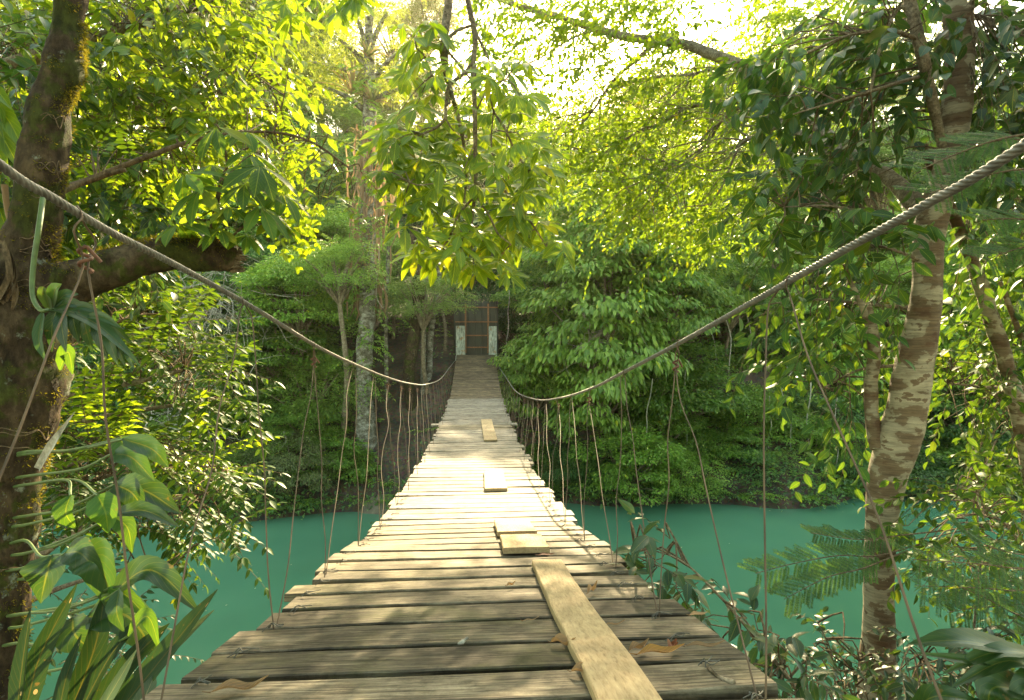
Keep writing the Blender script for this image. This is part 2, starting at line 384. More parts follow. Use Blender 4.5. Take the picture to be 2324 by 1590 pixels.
# ------------------------------------------------------------------ materials of this place
def wood_mat(name, stops, moss=.0, dark=.5, rough=.75, tint=.35, dirt=1.0):
    m, nt, out = newmat(name); L = nt.links.new
    tc = nd(nt, 'TexCoord'); oi = nd(nt, 'ObjectInfo')
    mul = nd(nt, 'Math', operation='MULTIPLY'); mul.inputs[1].default_value = 91; L(oi.outputs['Random'], mul.inputs[0])
    cx = nd(nt, 'CombineXYZ'); L(mul.outputs[0], cx.inputs[0]); L(mul.outputs[0], cx.inputs[1])
    ad = nd(nt, 'VectorMath', operation='ADD'); L(tc.outputs['Object'], ad.inputs[0]); L(cx.outputs[0], ad.inputs[1])
    mp = nd(nt, 'Mapping'); mp.inputs['Scale'].default_value = (3.6, 52, 52); L(ad.outputs[0], mp.inputs[0])
    g = nd(nt, 'TexNoise'); g.inputs['Scale'].default_value = 1.6; g.inputs['Detail'].default_value = 9; g.inputs['Roughness'].default_value = .68; g.inputs['Distortion'].default_value = .6; L(mp.outputs[0], g.inputs[0])
    r = ramp(nt, stops); L(g.outputs[0], r.inputs[0])
    b = nd(nt, 'TexNoise'); b.inputs['Scale'].default_value = 3.2; b.inputs['Detail'].default_value = 7; b.inputs['Roughness'].default_value = .6; L(ad.outputs[0], b.inputs[0])
    rb = ramp(nt, [(.38, (dark, dark*.97, dark*.9)), (.62, (1.08, 1.06, 1.0))]); L(b.outputs[0], rb.inputs[0])
    m1 = nd(nt, 'Mix', data_type='RGBA', blend_type='MULTIPLY'); m1.inputs[0].default_value = 1; L(r.outputs[0], m1.inputs[6]); L(rb.outputs[0], m1.inputs[7])
    mr = nd(nt, 'MapRange'); mr.inputs[3].default_value = 1-tint; mr.inputs[4].default_value = 1+tint; L(oi.outputs['Random'], mr.inputs[0])
    hs = nd(nt, 'HueSaturation'); L(mr.outputs[0], hs.inputs['Value']); L(m1.outputs[2], hs.inputs['Color'])
    col = hs.outputs[0]
    if moss:
        n2 = nd(nt, 'TexNoise'); n2.inputs['Scale'].default_value = 2.1; n2.inputs['Detail'].default_value = 8; n2.inputs['Roughness'].default_value = .75
        mp2 = nd(nt, 'Mapping'); mp2.inputs['Location'].default_value = (7, 7, 7); L(ad.outputs[0], mp2.inputs[0]); L(mp2.outputs[0], n2.inputs[0])
        rm = ramp(nt, [(.52, (0, 0, 0)), (.72, (moss, moss, moss))]); L(n2.outputs[0], rm.inputs[0])
        mm = nd(nt, 'Mix', data_type='RGBA'); L(rm.outputs[0], mm.inputs[0]); L(col, mm.inputs[6]); mm.inputs[7].default_value = (.10, .10, .03, 1); col = mm.outputs[2]
    # fine cracks along the grain
    mp3 = nd(nt, 'Mapping'); mp3.inputs['Scale'].default_value = (1.6, 95, 95); L(ad.outputs[0], mp3.inputs[0])
    ck = nd(nt, 'TexNoise'); ck.inputs['Scale'].default_value = 1.1; ck.inputs['Detail'].default_value = 3; L(mp3.outputs[0], ck.inputs[0])
    rc = ramp(nt, [(.36, (.18, .15, .13)), (.43, (1, 1, 1))]); L(ck.outputs[0], rc.inputs[0])
    m3 = nd(nt, 'Mix', data_type='RGBA', blend_type='MULTIPLY'); m3.inputs[0].default_value = .8*dirt; L(col, m3.inputs[6]); L(rc.outputs[0], m3.inputs[7]); col = m3.outputs[2]
    # dirt specks, knots and cross scratches
    vs = nd(nt, 'TexVoronoi'); vs.inputs['Scale'].default_value = 16; L(ad.outputs[0], vs.inputs[0])
    rs = ramp(nt, [(.05, (.3, .26, .2)), (.13, (1, 1, 1))]); L(vs.outputs['Distance'], rs.inputs[0])
    ng = nd(nt, 'TexNoise'); ng.inputs['Scale'].default_value = 7; ng.inputs['Detail'].default_value = 12; ng.inputs['Roughness'].default_value = .8; L(ad.outputs[0], ng.inputs[0])
    rg = ramp(nt, [(.38, (.55, .54, .5)), (.5, (1, 1, 1)), (.64, (1.22, 1.2, 1.15))]); L(ng.outputs[0], rg.inputs[0])
    m5 = nd(nt, 'Mix', data_type='RGBA', blend_type='MULTIPLY'); m5.inputs[0].default_value = .28*dirt; L(col, m5.inputs[6]); L(rs.outputs[0], m5.inputs[7])
    m6 = nd(nt, 'Mix', data_type='RGBA', blend_type='MULTIPLY'); m6.inputs[0].default_value = dirt; L(m5.outputs[2], m6.inputs[6]); L(rg.outputs[0], m6.inputs[7]); col = m6.outputs[2]
    p = nd(nt, 'BsdfPrincipled'); p.inputs['Roughness'].default_value = rough; p.inputs['Specular IOR Level'].default_value = .3
    L(col, p.inputs['Base Color']); L(bump(nt, ck.outputs[0], .6, .004), p.inputs['Normal']); L(p.outputs[0], out.inputs[0])
    return m
M = {}
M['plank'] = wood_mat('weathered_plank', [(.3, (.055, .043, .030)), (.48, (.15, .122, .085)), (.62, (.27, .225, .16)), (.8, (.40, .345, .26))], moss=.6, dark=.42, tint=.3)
M['plank_pale'] = wood_mat('bleached_plank', [(.3, (.12, .10, .075)), (.48, (.22, .19, .155)), (.62, (.31, .28, .23)), (.8, (.40, .365, .31))], moss=.0, dark=.72, tint=.15)  # paler plank colour for the middle span of the deck
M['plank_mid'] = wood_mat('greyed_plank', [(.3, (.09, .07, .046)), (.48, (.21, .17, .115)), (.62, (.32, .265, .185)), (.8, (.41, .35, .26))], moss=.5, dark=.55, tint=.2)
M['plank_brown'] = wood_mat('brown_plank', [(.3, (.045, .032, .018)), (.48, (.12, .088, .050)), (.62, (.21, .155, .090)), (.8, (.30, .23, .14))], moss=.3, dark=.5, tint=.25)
M['board'] = wood_mat('pale_board', [(.3, (.27, .19, .10)), (.5, (.40, .295, .17)), (.75, (.49, .38, .235))], dark=.78, tint=.12, dirt=.3)
M['cable'] = plainmat('steel_cable', (.165, .155, .14), .55, .3, 60, .4)
M['wire'] = plainmat('rusty_wire', (.11, .07, .04), .65, .2, 9, .55)
M['tie'] = plainmat('tie_wire', (.12, .11, .09), .55, .5, 40, .3)
M['knot'] = plainmat('rust_knot', (.14, .06, .035), .85, 0, 50, .5)
M['concrete'] = barkmat('stained_concrete', [(.3, (.26, .24, .18)), (.55, (.42, .44, .37)), (.7, (.50, .50, .42))], 4, (1, 1, .25), lichen=((.40, .24, .12), .56, 5), bumps=.3, bscale=25)
M['rust'] = plainmat('rusty_steel', (.26, .12, .05), .8, .1, 25, .35)
M['sheet'] = plainmat('dark_green_sheet', (.045, .042, .024), .55, .0, 3, .25)
M['trunk_moss'] = barkmat('mossy_bark', [(.3, (.018, .012, .007)), (.5, (.055, .036, .02)), (.7, (.11, .08, .045))], 9, (1, 1, .5),
                          moss=((.045, .05, .010), .50, 5), lichen=((.20, .22, .17), .61, 6.5), bumps=.9, bscale=26)
M['moss'] = leafmat('moss_tufts', (.05, .055, .008), (.12, .11, .012), (.35, .28, .02), .4, .9, spec=.1)
M['twigbark'] = barkmat('twig_bark', [(.3, (.07, .045, .025)), (.6, (.17, .12, .07))], 20, bumps=.4, bscale=60)
M['limbbark'] = barkmat('limb_bark', [(.3, (.12, .085, .055)), (.5, (.22, .17, .11)), (.7, (.34, .28, .2))], 12, (1, 1, 1), bumps=.6, bscale=50)
M['palebark'] = barkmat('pale_bark', [(.3, (.05, .04, .025)), (.45, (.13, .11, .075)), (.58, (.27, .25, .20)), (.72, (.42, .40, .34))], 5, (1, 1, 1.6), moss=((.07, .08, .02), .60, 2.5), bumps=.5)
M['deadwood'] = barkmat('dead_wood', [(.3, (.25, .21, .15)), (.7, (.5, .46, .38))], 20, bumps=.3)
M['root_plate'] = M['trunk_moss']
# patchy trunk: cream and brown plates in bands
def patchy():
    m, nt, out = newmat('patchy_bark'); L = nt.links.new
    tc = nd(nt, 'TexCoord'); mp = nd(nt, 'Mapping'); mp.inputs['Scale'].default_value = (1, 1, 1.7); L(tc.outputs['Object'], mp.inputs[0])
    n1 = nd(nt, 'TexNoise'); n1.inputs['Scale'].default_value = 3.3; n1.inputs['Detail'].default_value = 9; n1.inputs['Roughness'].default_value = .58; n1.inputs['Distortion'].default_value = .15; L(mp.outputs[0], n1.inputs[0])
    r = ramp(nt, [(.0, (.06, .032, .017)), (.38, (.12, .066, .034)), (.405, (.15, .10, .055)), (.49, (.17, .12, .07)), (.498, (.28, .235, .155)), (.60, (.38, .325, .22)), (.61, (.17, .115, .066)), (1, (.12, .078, .045))]); L(n1.outputs[0], r.inputs[0])
    mp2 = nd(nt, 'Mapping'); mp2.inputs['Scale'].default_value = (1, 1, 14); L(tc.outputs['Object'], mp2.inputs[0])
    n2 = nd(nt, 'TexNoise'); n2.inputs['Scale'].default_value = 4; n2.inputs['Detail'].default_value = 8; n2.inputs['Roughness'].default_value = .7; L(mp2.outputs[0], n2.inputs[0])
    r2 = ramp(nt, [(.35, (.6, .58, .55)), (.6, (1.15, 1.13, 1.1))]); L(n2.outputs[0], r2.inputs[0])
    mx = nd(nt, 'Mix', data_type='RGBA', blend_type='MULTIPLY'); mx.inputs[0].default_value = 1; L(r.outputs[0], mx.inputs[6]); L(r2.outputs[0], mx.inputs[7])
    vo = nd(nt, 'TexVoronoi'); vo.inputs['Scale'].default_value = 70; L(tc.outputs['Object'], vo.inputs[0])
    rv = ramp(nt, [(.0, (1.6, 1.5, 1.3)), (.12, (1, 1, 1))]); L(vo.outputs['Distance'], rv.inputs[0])
    m4 = nd(nt, 'Mix', data_type='RGBA', blend_type='MULTIPLY'); m4.inputs[0].default_value = .6; L(mx.outputs[2], m4.inputs[6]); L(rv.outputs[0], m4.inputs[7])
    p = nd(nt, 'BsdfPrincipled'); p.inputs['Roughness'].default_value = .75; p.inputs['Specular IOR Level'].default_value = .3
    L(m4.outputs[2], p.inputs['Base Color'])
    ad = nd(nt, 'Math', operation='ADD'); L(n1.outputs[0], ad.inputs[0]); L(n2.outputs[0], ad.inputs[1])
    L(bump(nt, ad.outputs[0], .7, .02), p.inputs['Normal']); L(p.outputs[0], out.inputs[0])
    return m
M['patchy'] = patchy()
# foliage
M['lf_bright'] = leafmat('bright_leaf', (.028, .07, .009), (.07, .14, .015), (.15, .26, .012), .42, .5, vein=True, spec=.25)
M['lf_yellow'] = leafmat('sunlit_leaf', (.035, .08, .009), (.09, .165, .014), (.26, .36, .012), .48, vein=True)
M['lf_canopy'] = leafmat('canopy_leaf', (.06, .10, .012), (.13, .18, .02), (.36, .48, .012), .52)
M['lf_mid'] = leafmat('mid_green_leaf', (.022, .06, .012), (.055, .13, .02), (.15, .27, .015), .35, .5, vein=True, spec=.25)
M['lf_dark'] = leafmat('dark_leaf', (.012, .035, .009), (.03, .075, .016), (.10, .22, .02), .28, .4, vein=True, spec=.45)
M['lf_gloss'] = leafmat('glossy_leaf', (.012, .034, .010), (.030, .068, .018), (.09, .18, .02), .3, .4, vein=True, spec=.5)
M['lf_fern'] = leafmat('feathery_leaf', (.03, .075, .018), (.07, .14, .03), (.2, .35, .04), .4, .5)
M['lf_strap'] = leafmat('strap_leaf', (.009, .026, .008), (.018, .042, .010), (.04, .08, .012), .3, .5, vein=True, spec=.2, holes=True)
M['lf_strap_pale'] = leafmat('pale_strap_leaf', (.07, .10, .055), (.11, .145, .085), (.1, .15, .06), .4, .5, vein=True, spec=.2, holes=True)
M['lf_lime'] = leafmat('lime_leaf', (.07, .14, .012), (.12, .21, .018), (.36, .49, .012), .52, vein=True)
M['lf_dead'] = leafmat('dead_leaf', (.16, .09, .04), (.30, .19, .09), (.4, .25, .1), .25, .7, vein=True)
M['lf_orange'] = leafmat('orange_dead_leaf', (.30, .13, .02), (.42, .22, .04), (.4, .2, .04), .25, .6, vein=True)
M['lf_dead_red'] = leafmat('red_dead_leaf', (.14, .04, .02), (.22, .08, .03), (.3, .1, .03), .25, .6, vein=True)
M['stem'] = plainmat('green_stem', (.075, .12, .03), .5, 0, 30, .3)
# background foliage
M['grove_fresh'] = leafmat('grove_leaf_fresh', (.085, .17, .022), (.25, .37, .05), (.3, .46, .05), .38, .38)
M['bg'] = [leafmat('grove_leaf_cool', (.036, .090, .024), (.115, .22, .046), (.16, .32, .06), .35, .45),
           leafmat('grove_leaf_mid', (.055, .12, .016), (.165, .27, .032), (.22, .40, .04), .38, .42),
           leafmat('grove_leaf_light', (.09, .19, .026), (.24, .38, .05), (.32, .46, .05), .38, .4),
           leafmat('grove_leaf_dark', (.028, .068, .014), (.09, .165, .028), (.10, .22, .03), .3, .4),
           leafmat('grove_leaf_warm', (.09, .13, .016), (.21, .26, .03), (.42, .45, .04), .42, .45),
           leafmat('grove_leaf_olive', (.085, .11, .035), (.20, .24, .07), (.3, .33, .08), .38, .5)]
M['palm'] = leafmat('palm_leaf', (.06, .10, .06), (.12, .17, .10), (.25, .36, .12), .4, .35)
M['bromel'] = leafmat('bromeliad_leaf', (.10, .12, .05), (.24, .15, .09), (.4, .3, .12), .4, .5)
M['hang_dead'] = leafmat('hanging_dead_leaf', (.13, .08, .045), (.30, .19, .11), (.4, .25, .12), .3, .8)

# earth
m, nt, out = newmat('forest_floor'); L_ = nt.links.new
tc = nd(nt, 'TexCoord'); n1 = nd(nt, 'TexNoise'); n1.inputs['Scale'].default_value = 1.3; n1.inputs['Detail'].default_value = 10; n1.inputs['Roughness'].default_value = .7; L_(tc.outputs['Object'], n1.inputs[0])
r = ramp(nt, [(.35, (.035, .028, .016)), (.5, (.085, .06, .035)), (.62, (.13, .095, .055)), (.75, (.06, .07, .025))]); L_(n1.outputs[0], r.inputs[0])
n2 = nd(nt, 'TexVoronoi'); n2.inputs['Scale'].default_value = 14; L_(tc.outputs['Object'], n2.inputs[0])
mx = nd(nt, 'Mix', data_type='RGBA', blend_type='MULTIPLY'); mx.inputs[0].default_value = .6; L_(r.outputs[0], mx.inputs[6]); L_(n2.outputs['Color'], mx.inputs[7])
p = nd(nt, 'BsdfPrincipled'); p.inputs['Roughness'].default_value = .95; L_(mx.outputs[2], p.inputs['Base Color']); L_(bump(nt, n1.outputs[0], .8, .1), p.inputs['Normal']); L_(p.outputs[0], out.inputs[0])
M['earth'] = m
# water
m, nt, out = newmat('river_water'); L_ = nt.links.new
tc = nd(nt, 'TexCoord'); n1 = nd(nt, 'TexNoise'); n1.inputs['Scale'].default_value = 1.1; n1.inputs['Detail'].default_value = 5; L_(tc.outputs['Object'], n1.inputs[0])
n0 = nd(nt, 'TexNoise'); n0.inputs['Scale'].default_value = .16; n0.inputs['Detail'].default_value = 3; L_(tc.outputs['Object'], n0.inputs[0])
r = ramp(nt, [(.3, (.056, .160, .092)), (.7, (.092, .235, .138))]); L_(n0.outputs[0], r.inputs[0])
p = nd(nt, 'BsdfPrincipled'); p.inputs['Roughness'].default_value = .03; p.inputs['IOR'].default_value = 1.65
L_(r.outputs[0], p.inputs['Base Color']); L_(bump(nt, n1.outputs[0], .07, .05), p.inputs['Normal']); L_(p.outputs[0], out.inputs[0])
M['water'] = m

# ------------------------------------------------------------------ setting
mb = MB()
xs = np.concatenate([np.arange(-90, -26, 4), np.arange(-26, 26, .5), np.arange(26, 91, 4)])
ys = np.concatenate([np.arange(-12, 30, .4), np.arange(30, 130, 3)])
V = [(x, y, ground_z(x, y)) for y in ys for x in xs]
nx = len(xs); i, j = np.meshgrid(np.arange(len(ys)-1), np.arange(nx-1), indexing='ij')
F = np.stack([i*nx+j, i*nx+j+1, (i+1)*nx+j+1, (i+1)*nx+j], -1).reshape(-1, 4)
mb.add(V, F); tag(mb.build('hillside_ground', M['earth']), kind='structure')
mb = MB(); mb.add([(-120, -20, 0), (120, -20, 0), (120, 30, 0), (-120, 30, 0)], [[0, 1, 2, 3]])
tag(mb.build('river_water', M['water']), kind='structure')
RNG = np.random.default_rng(3); FL = Leaves()  # pale floating leaves, which also stand in for bright glints on the water
for k in range(130):
    x = RNG.uniform(-12, 14); y = RNG.uniform(4, 16.5); a = RNG.uniform(0, 6.28)
    FL.add((x, y, .012), (math.cos(a), math.sin(a), 0), (0, 0, 1.), RNG.uniform(.04, .10))
mb = MB(); FL.to(mb, T_SLIM); tag(mb.build('floating_leaves', leafmat('floating_leaf', (.25, .22, .08), (.5, .48, .3), (.3, .3, .1), .2, .4)), kind='stuff')
# little mud bank below the landing
mb = MB(); c = at(868, 1150, 17.0); c.z = .0
nn = 40; vv = [(c.x, c.y+.5, .42)]
for k in range(3):
    for a in range(nn):
        t = a/nn*2*math.pi; rr = (.35, .75, 1.0)[k]*(1+.12*noise.noise(Vector((math.cos(t)*2, math.sin(t)*2, 5))))
        vv.append((c.x+rr*.95*math.cos(t), c.y+.5+rr*.9*math.sin(t), (.36, .2, -.15)[k]))
mb.add(vv, [[0, 1+a, 1+(a+1) % nn] for a in range(nn)]); mb.add(vv, [[1+k*nn+a, 1+(k+1)*nn+a, 1+(k+1)*nn+(a+1) % nn, 1+k*nn+(a+1) % nn] for k in range(2) for a in range(nn)])
tag(mb.build('mud_bank', plainmat('wet_mud', (.16, .13, .08), .7, 0, 6, .35, .4)), kind='structure')

# ------------------------------------------------------------------ bridge
DP = [(1590, 1.26), (1523, 1.455), (1463, 1.68), (1410, 1.93), (1367, 2.14), (1335, 2.35), (1310, 2.53), (1288, 2.69), (1265, 2.87), (1240, 3.2), (1190, 4.15), (1100, 6.1), (1000, 9.9), (910, 15.6), (860, 18.4), (802, 21.7)]
dk = [(Y, at(1080, y, Y).z) for y, Y in DP]
dY = [q[0] for q in dk]; dZ = [q[1] for q in dk]
dY = [.3, .8]+dY; dZ = [dZ[0]+.06, dZ[0]+.04]+dZ
# smooth the profile
gy = np.linspace(.3, 21.9, 440); gz = np.interp(gy, dY, dZ)
for w in (9, 9):
    k = np.ones(w)/w; gz = np.convolve(np.pad(gz, w//2, mode='edge'), k, 'valid')
far = np.clip((gy-5)/3, 0, 1); gz2 = gz.copy()
for _ in range(6):
    k = np.ones(31)/31; gz2 = np.convolve(np.pad(gz2, 15, mode='reflect', reflect_type='odd'), k, 'valid')
gz = gz*(1-far)+gz2*far
def deck(y): return float(np.interp(y, gy, gz))
def deck_slope(y): return (deck(y+.08)-deck(y-.08))/.16
yy_tab = []
def px_of(P):
    q = CAMM.transposed() @ (Vector(P)-Vector((0, 0, EYE)))
    return 1162+FPX*q.x/-q.z, 795-FPX*q.y/-q.z
for Y in np.arange(.9, 21.8, .02): yy_tab.append((px_of((0, Y, deck(Y)))[1], Y))
def deckY(ypx):
    return min(yy_tab, key=lambda q: abs(q[0]-ypx))[1]

bridge = root('rope_bridge', (0, 1.0, deck(1.0)), 'narrow plank suspension bridge sagging over the green river towards the dark shelter', 'bridge')
edges = [.62, .85, 1.06, 1.262, 1.455, 1.68, 1.92, 2.13, 2.33, 2.51, 2.68, 2.87]
PIT = .2125; c0 = edges[-1]
while c0+PIT < 21.72: c0 += PIT; edges.append(c0)
pr = random.Random(3)
for k in range(len(edges)-1):
    y0, y1 = edges[k], edges[k+1]; yc = (y0+y1)/2
    gap = pr.uniform(.018, .038) if yc < 4 else pr.uniform(.014, .030) if yc < 15.6 else pr.uniform(.012, .022)
    dep = (y1-y0)-gap
    hl = .755+pr.uniform(-.045, .03); hr = .735+pr.uniform(-.045, .03)
    if yc > 15.6: hl, hr = .72, .72
    if k in (4, 6): hl += .02
    if abs(yc-11.6) < .12: hl += .16; hr += .10
    th = pr.uniform(.028, .036)
    sl = math.atan(deck_slope(yc)); mb = MB()
    # plank: slices along its length, edges slightly uneven
    nsl = 15 if yc < 5 else 5
    xs_ = np.linspace(-hl, hr, nsl); ring = []
    sd = pr.uniform(0, 99); warp = pr.uniform(-.006, .006); b = .004
    for x in xs_:
        f = dep/2+.004*noise.noise(Vector((x*5, sd, 0))); g = -dep/2+.005*noise.noise(Vector((x*5, sd, 9)))
        zt = th/2+warp*(x/.7)**2+.0015*noise.noise(Vector((x*7, sd, 4)))
        prof = [(g+b, -th/2), (f-b, -th/2), (f, -th/2+b), (f, zt-b), (f-b, zt), ((f+g)/2, zt+.001*math.sin(x*9+sd)), (g+b, zt), (g, zt-b), (g, -th/2+b)]
        ring.append([(x, a, z) for a, z in prof])
    np_ = 9; V = np.array(ring).reshape(-1, 3)
    i, j = np.meshgrid(np.arange(nsl-1), np.arange(np_), indexing='ij')
    F = np.stack([i*np_+j, (i+1)*np_+j, (i+1)*np_+(j+1) % np_, i*np_+(j+1) % np_], -1).reshape(-1, 4)
    yaw = pr.uniform(-.006, .006); R_ = Euler((sl+pr.uniform(-.012, .012), pr.uniform(-.008, .008) if yc > 2.6 else pr.uniform(-.003, .003), yaw)).to_matrix()
    V = V@np.array(R_).T; mb.add(V, F); mb.add(V, [list(range(np_))[::-1]]); mb.add(V, [[(nsl-1)*np_+q for q in range(np_)]])
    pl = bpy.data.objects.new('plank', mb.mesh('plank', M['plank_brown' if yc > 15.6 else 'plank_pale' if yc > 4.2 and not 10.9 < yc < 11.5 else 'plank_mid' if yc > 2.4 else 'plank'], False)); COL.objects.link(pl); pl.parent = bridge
    pl.location = Vector((pr.uniform(-.008, .008), yc, deck(yc)-th/2))-bridge.location

# main cables
left_px = [(0, 375), (120, 450), (250, 527), (400, 603), (580, 702), (725, 790), (810, 830), (880, 858), (930, 871), (968, 873), (1000, 860), (1020, 835), (1034, 790)]
right_px = [(2324, 330), (2100, 465), (1900, 577), (1780, 645), (1660, 713), (1540, 780), (1420, 843), (1340, 883), (1270, 904), (1215, 907), (1170, 888), (1147, 855), (1129, 800)]
CX = .86
def cable_pts(pts, X):
    P = [at_X(x, y, X) for x, y in pts]
    P.sort(key=lambda p: p.y)
    P = [p for p in P if p.y < 21.6]
    a, b = P[0], P[1]; d = (a-b)
    P = [a+d*3.0+Vector((0, 0, .05))]+P
    P.append(Vector((X*.9, 21.75, P[-1].z+.06)))
    return P
CAB = {}
for sg, pts in ((-1, left_px), (1, right_px)):
    P = cable_pts(pts, CX*sg); Q, _ = catmull(P, 12)
    CAB[sg] = (np.array([q.y for q in Q]), np.array([q.z for q in Q]), np.array([q.x for q in Q]))
    L = np.concatenate([[0], np.cumsum([(Q[i+1]-Q[i]).length for i in range(len(Q)-1)])]); A = np.array([list(q) for q in Q])
    def samp(s): return [Vector([np.interp(t, L, A[:, k]) for k in range(3)]) for t in s]
    near = samp(np.arange(0, min(5.5, L[-1]), .0028)); farp = samp(np.linspace(5.5-.0035, L[-1], 160))
    mb = MB(); tube(mb, near, [.0087]*len(near), 30, 1, rib=(5, .075, .34), cap=True)
    tube(mb, farp, [.0085]*len(farp), 8, 1)
    part(mb, 'main_cable', M['cable'], bridge)
def cab(sg, y):
    Y, Z, X = CAB[sg]; o = np.argsort(Y); return Vector((np.interp(y, Y[o], X[o]), y, np.interp(y, Y[o], Z[o])))
# cables under the deck
for x in (-.62, .62):
    P = [Vector((x, y, deck(y)-.085)) for y in np.linspace(.3, 21.7, 60)]
    mb = MB(); tube(mb, P, .011, 8, 1); part(mb, 'deck_cable', M['cable'], bridge)
# hangers: each is one wire looped over the cable, both ends tied to the deck
cl = [1.33, 2.21, 3.11, 4.08, 4.9, 5.7, 6.6, 7.5, 8.35]; cr = [1.58, 2.4, 3.3, 4.28, 5.12, 6.0, 7.0, 7.9, 8.6]
dl = [.52, 1.22, 1.95, 2.58, 3.3, 4.05, 4.9, 5.75, 6.65, 7.6]
while cl[-1] < 20.6: cl.append(cl[-1]+.8)
while cr[-1] < 20.6: cr.append(cr[-1]+.8)
while dl[-1] < 21.2: dl.append(dl[-1]+.82)
def wob(a, b, n, amp, rr):
    out = []
    for k in range(1, n):
        t = k/n; q = a.lerp(b, t); out.append(q+Vector((rr.gauss(0, amp), rr.gauss(0, amp), rr.gauss(0, amp*.5))))
    return out
hr_ = random.Random(11)
for sg, cs in ((-1, cl), (1, cr)):
    for i, yc in enumerate(cs):
        c = cab(sg, yc); knot = (i in (0, 2) if sg < 0 else i in (1, 3)) or (i > 4 and hr_.random() < .45)
        h = .11 if i < 3 else .10
        d0, d1 = dl[min(i, len(dl)-1)], dl[min(i+1, len(dl)-1)]
        if abs(yc-d1) > 1.0 and i > 9: d0, d1 = yc-.12, yc+.1
        wide = .055 if not knot else .028
        A0 = cab(sg, yc-wide); A1 = cab(sg, yc+wide)
        e0 = Vector((sg*.66-.02, d0, deck(d0)-.02)); e1 = Vector((sg*.655-.02, d1-.03, deck(d1)-.02))
        r = .0024 if i < 6 else .0023
        # over the cable
        top = [A0+Vector((-.013*sg, 0, -.012)), A0+Vector((0, .006, .0135)), A0.lerp(A1, .5)+Vector((.011*sg, 0, .008)), A1+Vector((.013*sg, -.004, -.01))]
        if knot:
            kp = c+Vector((.012*hr_.uniform(-1, 1), 0, -h))
            s0 = [kp+Vector((0, -.008, 0)), A0+Vector((-.01*sg, -.022, -.045))]; s1 = [A1+Vector((.01*sg, .024, -.045)), kp+Vector((0, .008, 0))]
        else: kp = None; s0 = [A0+Vector((-.004*sg, -.012, -.05))]; s1 = [A1+Vector((.004*sg, .014, -.05))]
        amp = .005 if i < 2 else .007
        mb = MB()
        path = [e0]+wob(e0, s0[0], 6, amp, hr_)+s0+top+s1+wob(s1[-1], e1, 6, amp, hr_)+[e1]
        tube(mb, path, r, 6, 4 if i < 8 else 2, cap=True)
        hw = part(mb, 'hanger_wire', M['wire'], bridge)
        if kp is not None:
            mb = MB(); kk = [kp+Vector((.011*math.cos(t), .013*math.sin(t), -.010+.0045*t)) for t in np.linspace(0, 12, 26)]
            kk.append(kp+Vector((.03, .005, .012))); tube(mb, kk, .0042, 6, 2); part(mb, 'knot', M['knot'], hw)
# wire ties on the planks
tr = random.Random(5)
for k in range(1, 22):
    y0 = edges[k+2]-.03
    for sg in (-1, 1):
        c = Vector((sg*.64-.02+tr.uniform(-.02, .02), y0, deck(y0)+.004)); mb = MB()
        for q in range(3):
            a = tr.uniform(-1, 1); b_ = Vector((math.cos(a)*tr.uniform(.02, .045), math.sin(a)*.02+.01, 0))
            P = [c-b_, c-b_*.4+Vector((0, 0, tr.uniform(.008, .02))), c+Vector((tr.uniform(-.01, .01), tr.uniform(-.02, .01), .012)), c+b_*.8+Vector((tr.uniform(-.01, .02), 0, tr.uniform(.0, .014)))]
            tube(mb, P, .0016, 5, 3)
        part(mb, 'wire_tie', M['tie'], bridge)

# loose boards on the deck
def board(x0, x1, y0, y1, label, th=.03, skew=0, n=12, sag=True):
    mb = MB(); V = []; rr = random.Random(int(y0*100))
    for k in range(n+1):
        t = k/n; y = y0+(y1-y0)*t
        if sag: z = deck(y)+.007
        else: z = deck(y0)*(1-t)+deck(y1)*t+.012
        j = [rr.uniform(-.002, .002) for _ in range(4)]; o = skew*t
        V += [(x0+o+j[0], y, z), (x0+o+j[0], y, z+th-.004), (x0+o+.004, y, z+th), ((x0+x1)/2+o, y, z+th+.001), (x1+o-.004, y, z+th), (x1+o+j[1], y, z+th-.004), (x1+o+j[1], y, z)]
    V = np.array(V); i, j = np.meshgrid(np.arange(n), np.arange(7), indexing='ij')
    F = np.stack([i*7+j, i*7+(j+1) % 7, (i+1)*7+(j+1) % 7, (i+1)*7+j], -1).reshape(-1, 4)
    mb.add(V, F); mb.add(V, [list(range(7))[::-1], [n*7+q for q in range(7)]])
    c = Vector(((x0+x1)/2, (y0+y1)/2, deck((y0+y1)/2)))
    # grain runs along the board: mesh is laid along local X
    o = bpy.data.objects.new('loose_board', None); bpy.data.objects.remove(o)
    Rz = Matrix.Rotation(math.pi/2, 3, 'Z')
    for q in range(len(mb.v)): mb.v[q] = (mb.v[q]-np.array(c))@np.array(Rz.transposed()).T
    o = bpy.data.objects.new('loose_board', mb.mesh('loose_board', M['board'], False)); COL.objects.link(o)
    o.location = c; o.rotation_euler = (0, 0, math.pi/2); tag(o, label, 'board', 'loose boards lying on the bridge deck')
def bx(xp, Y): return (xp-1080)*Y/FPX
Yb0, Yb1 = deckY(1292), 1.02
board(.262, .405, .98, Yb0, 'long pale board lying lengthwise on the nearest dark planks', .028)
board(bx(1142, deckY(1264)), bx(1250, deckY(1264)), deckY(1264), deckY(1233)+.02, 'short square pale board with dark front edge, just beyond the long board', .032, 0, 4, False)
board(bx(1128, deckY(1224)), bx(1220, deckY(1224)), deckY(1224), deckY(1196)+.04, 'short wide pale board, third from the near end of the deck', .03, 0, 4, False)
board(bx(1099, deckY(1118)), bx(1152, deckY(1118)), deckY(1118), deckY(1076), 'sunlit pale board lying halfway down the white planks', .03, .01, 10)
board(bx(1098, deckY(1004)), bx(1129, deckY(1004)), deckY(1004), deckY(956), 'narrow pale board farthest along the deck, by the stained planks', .03, -.03, 10)

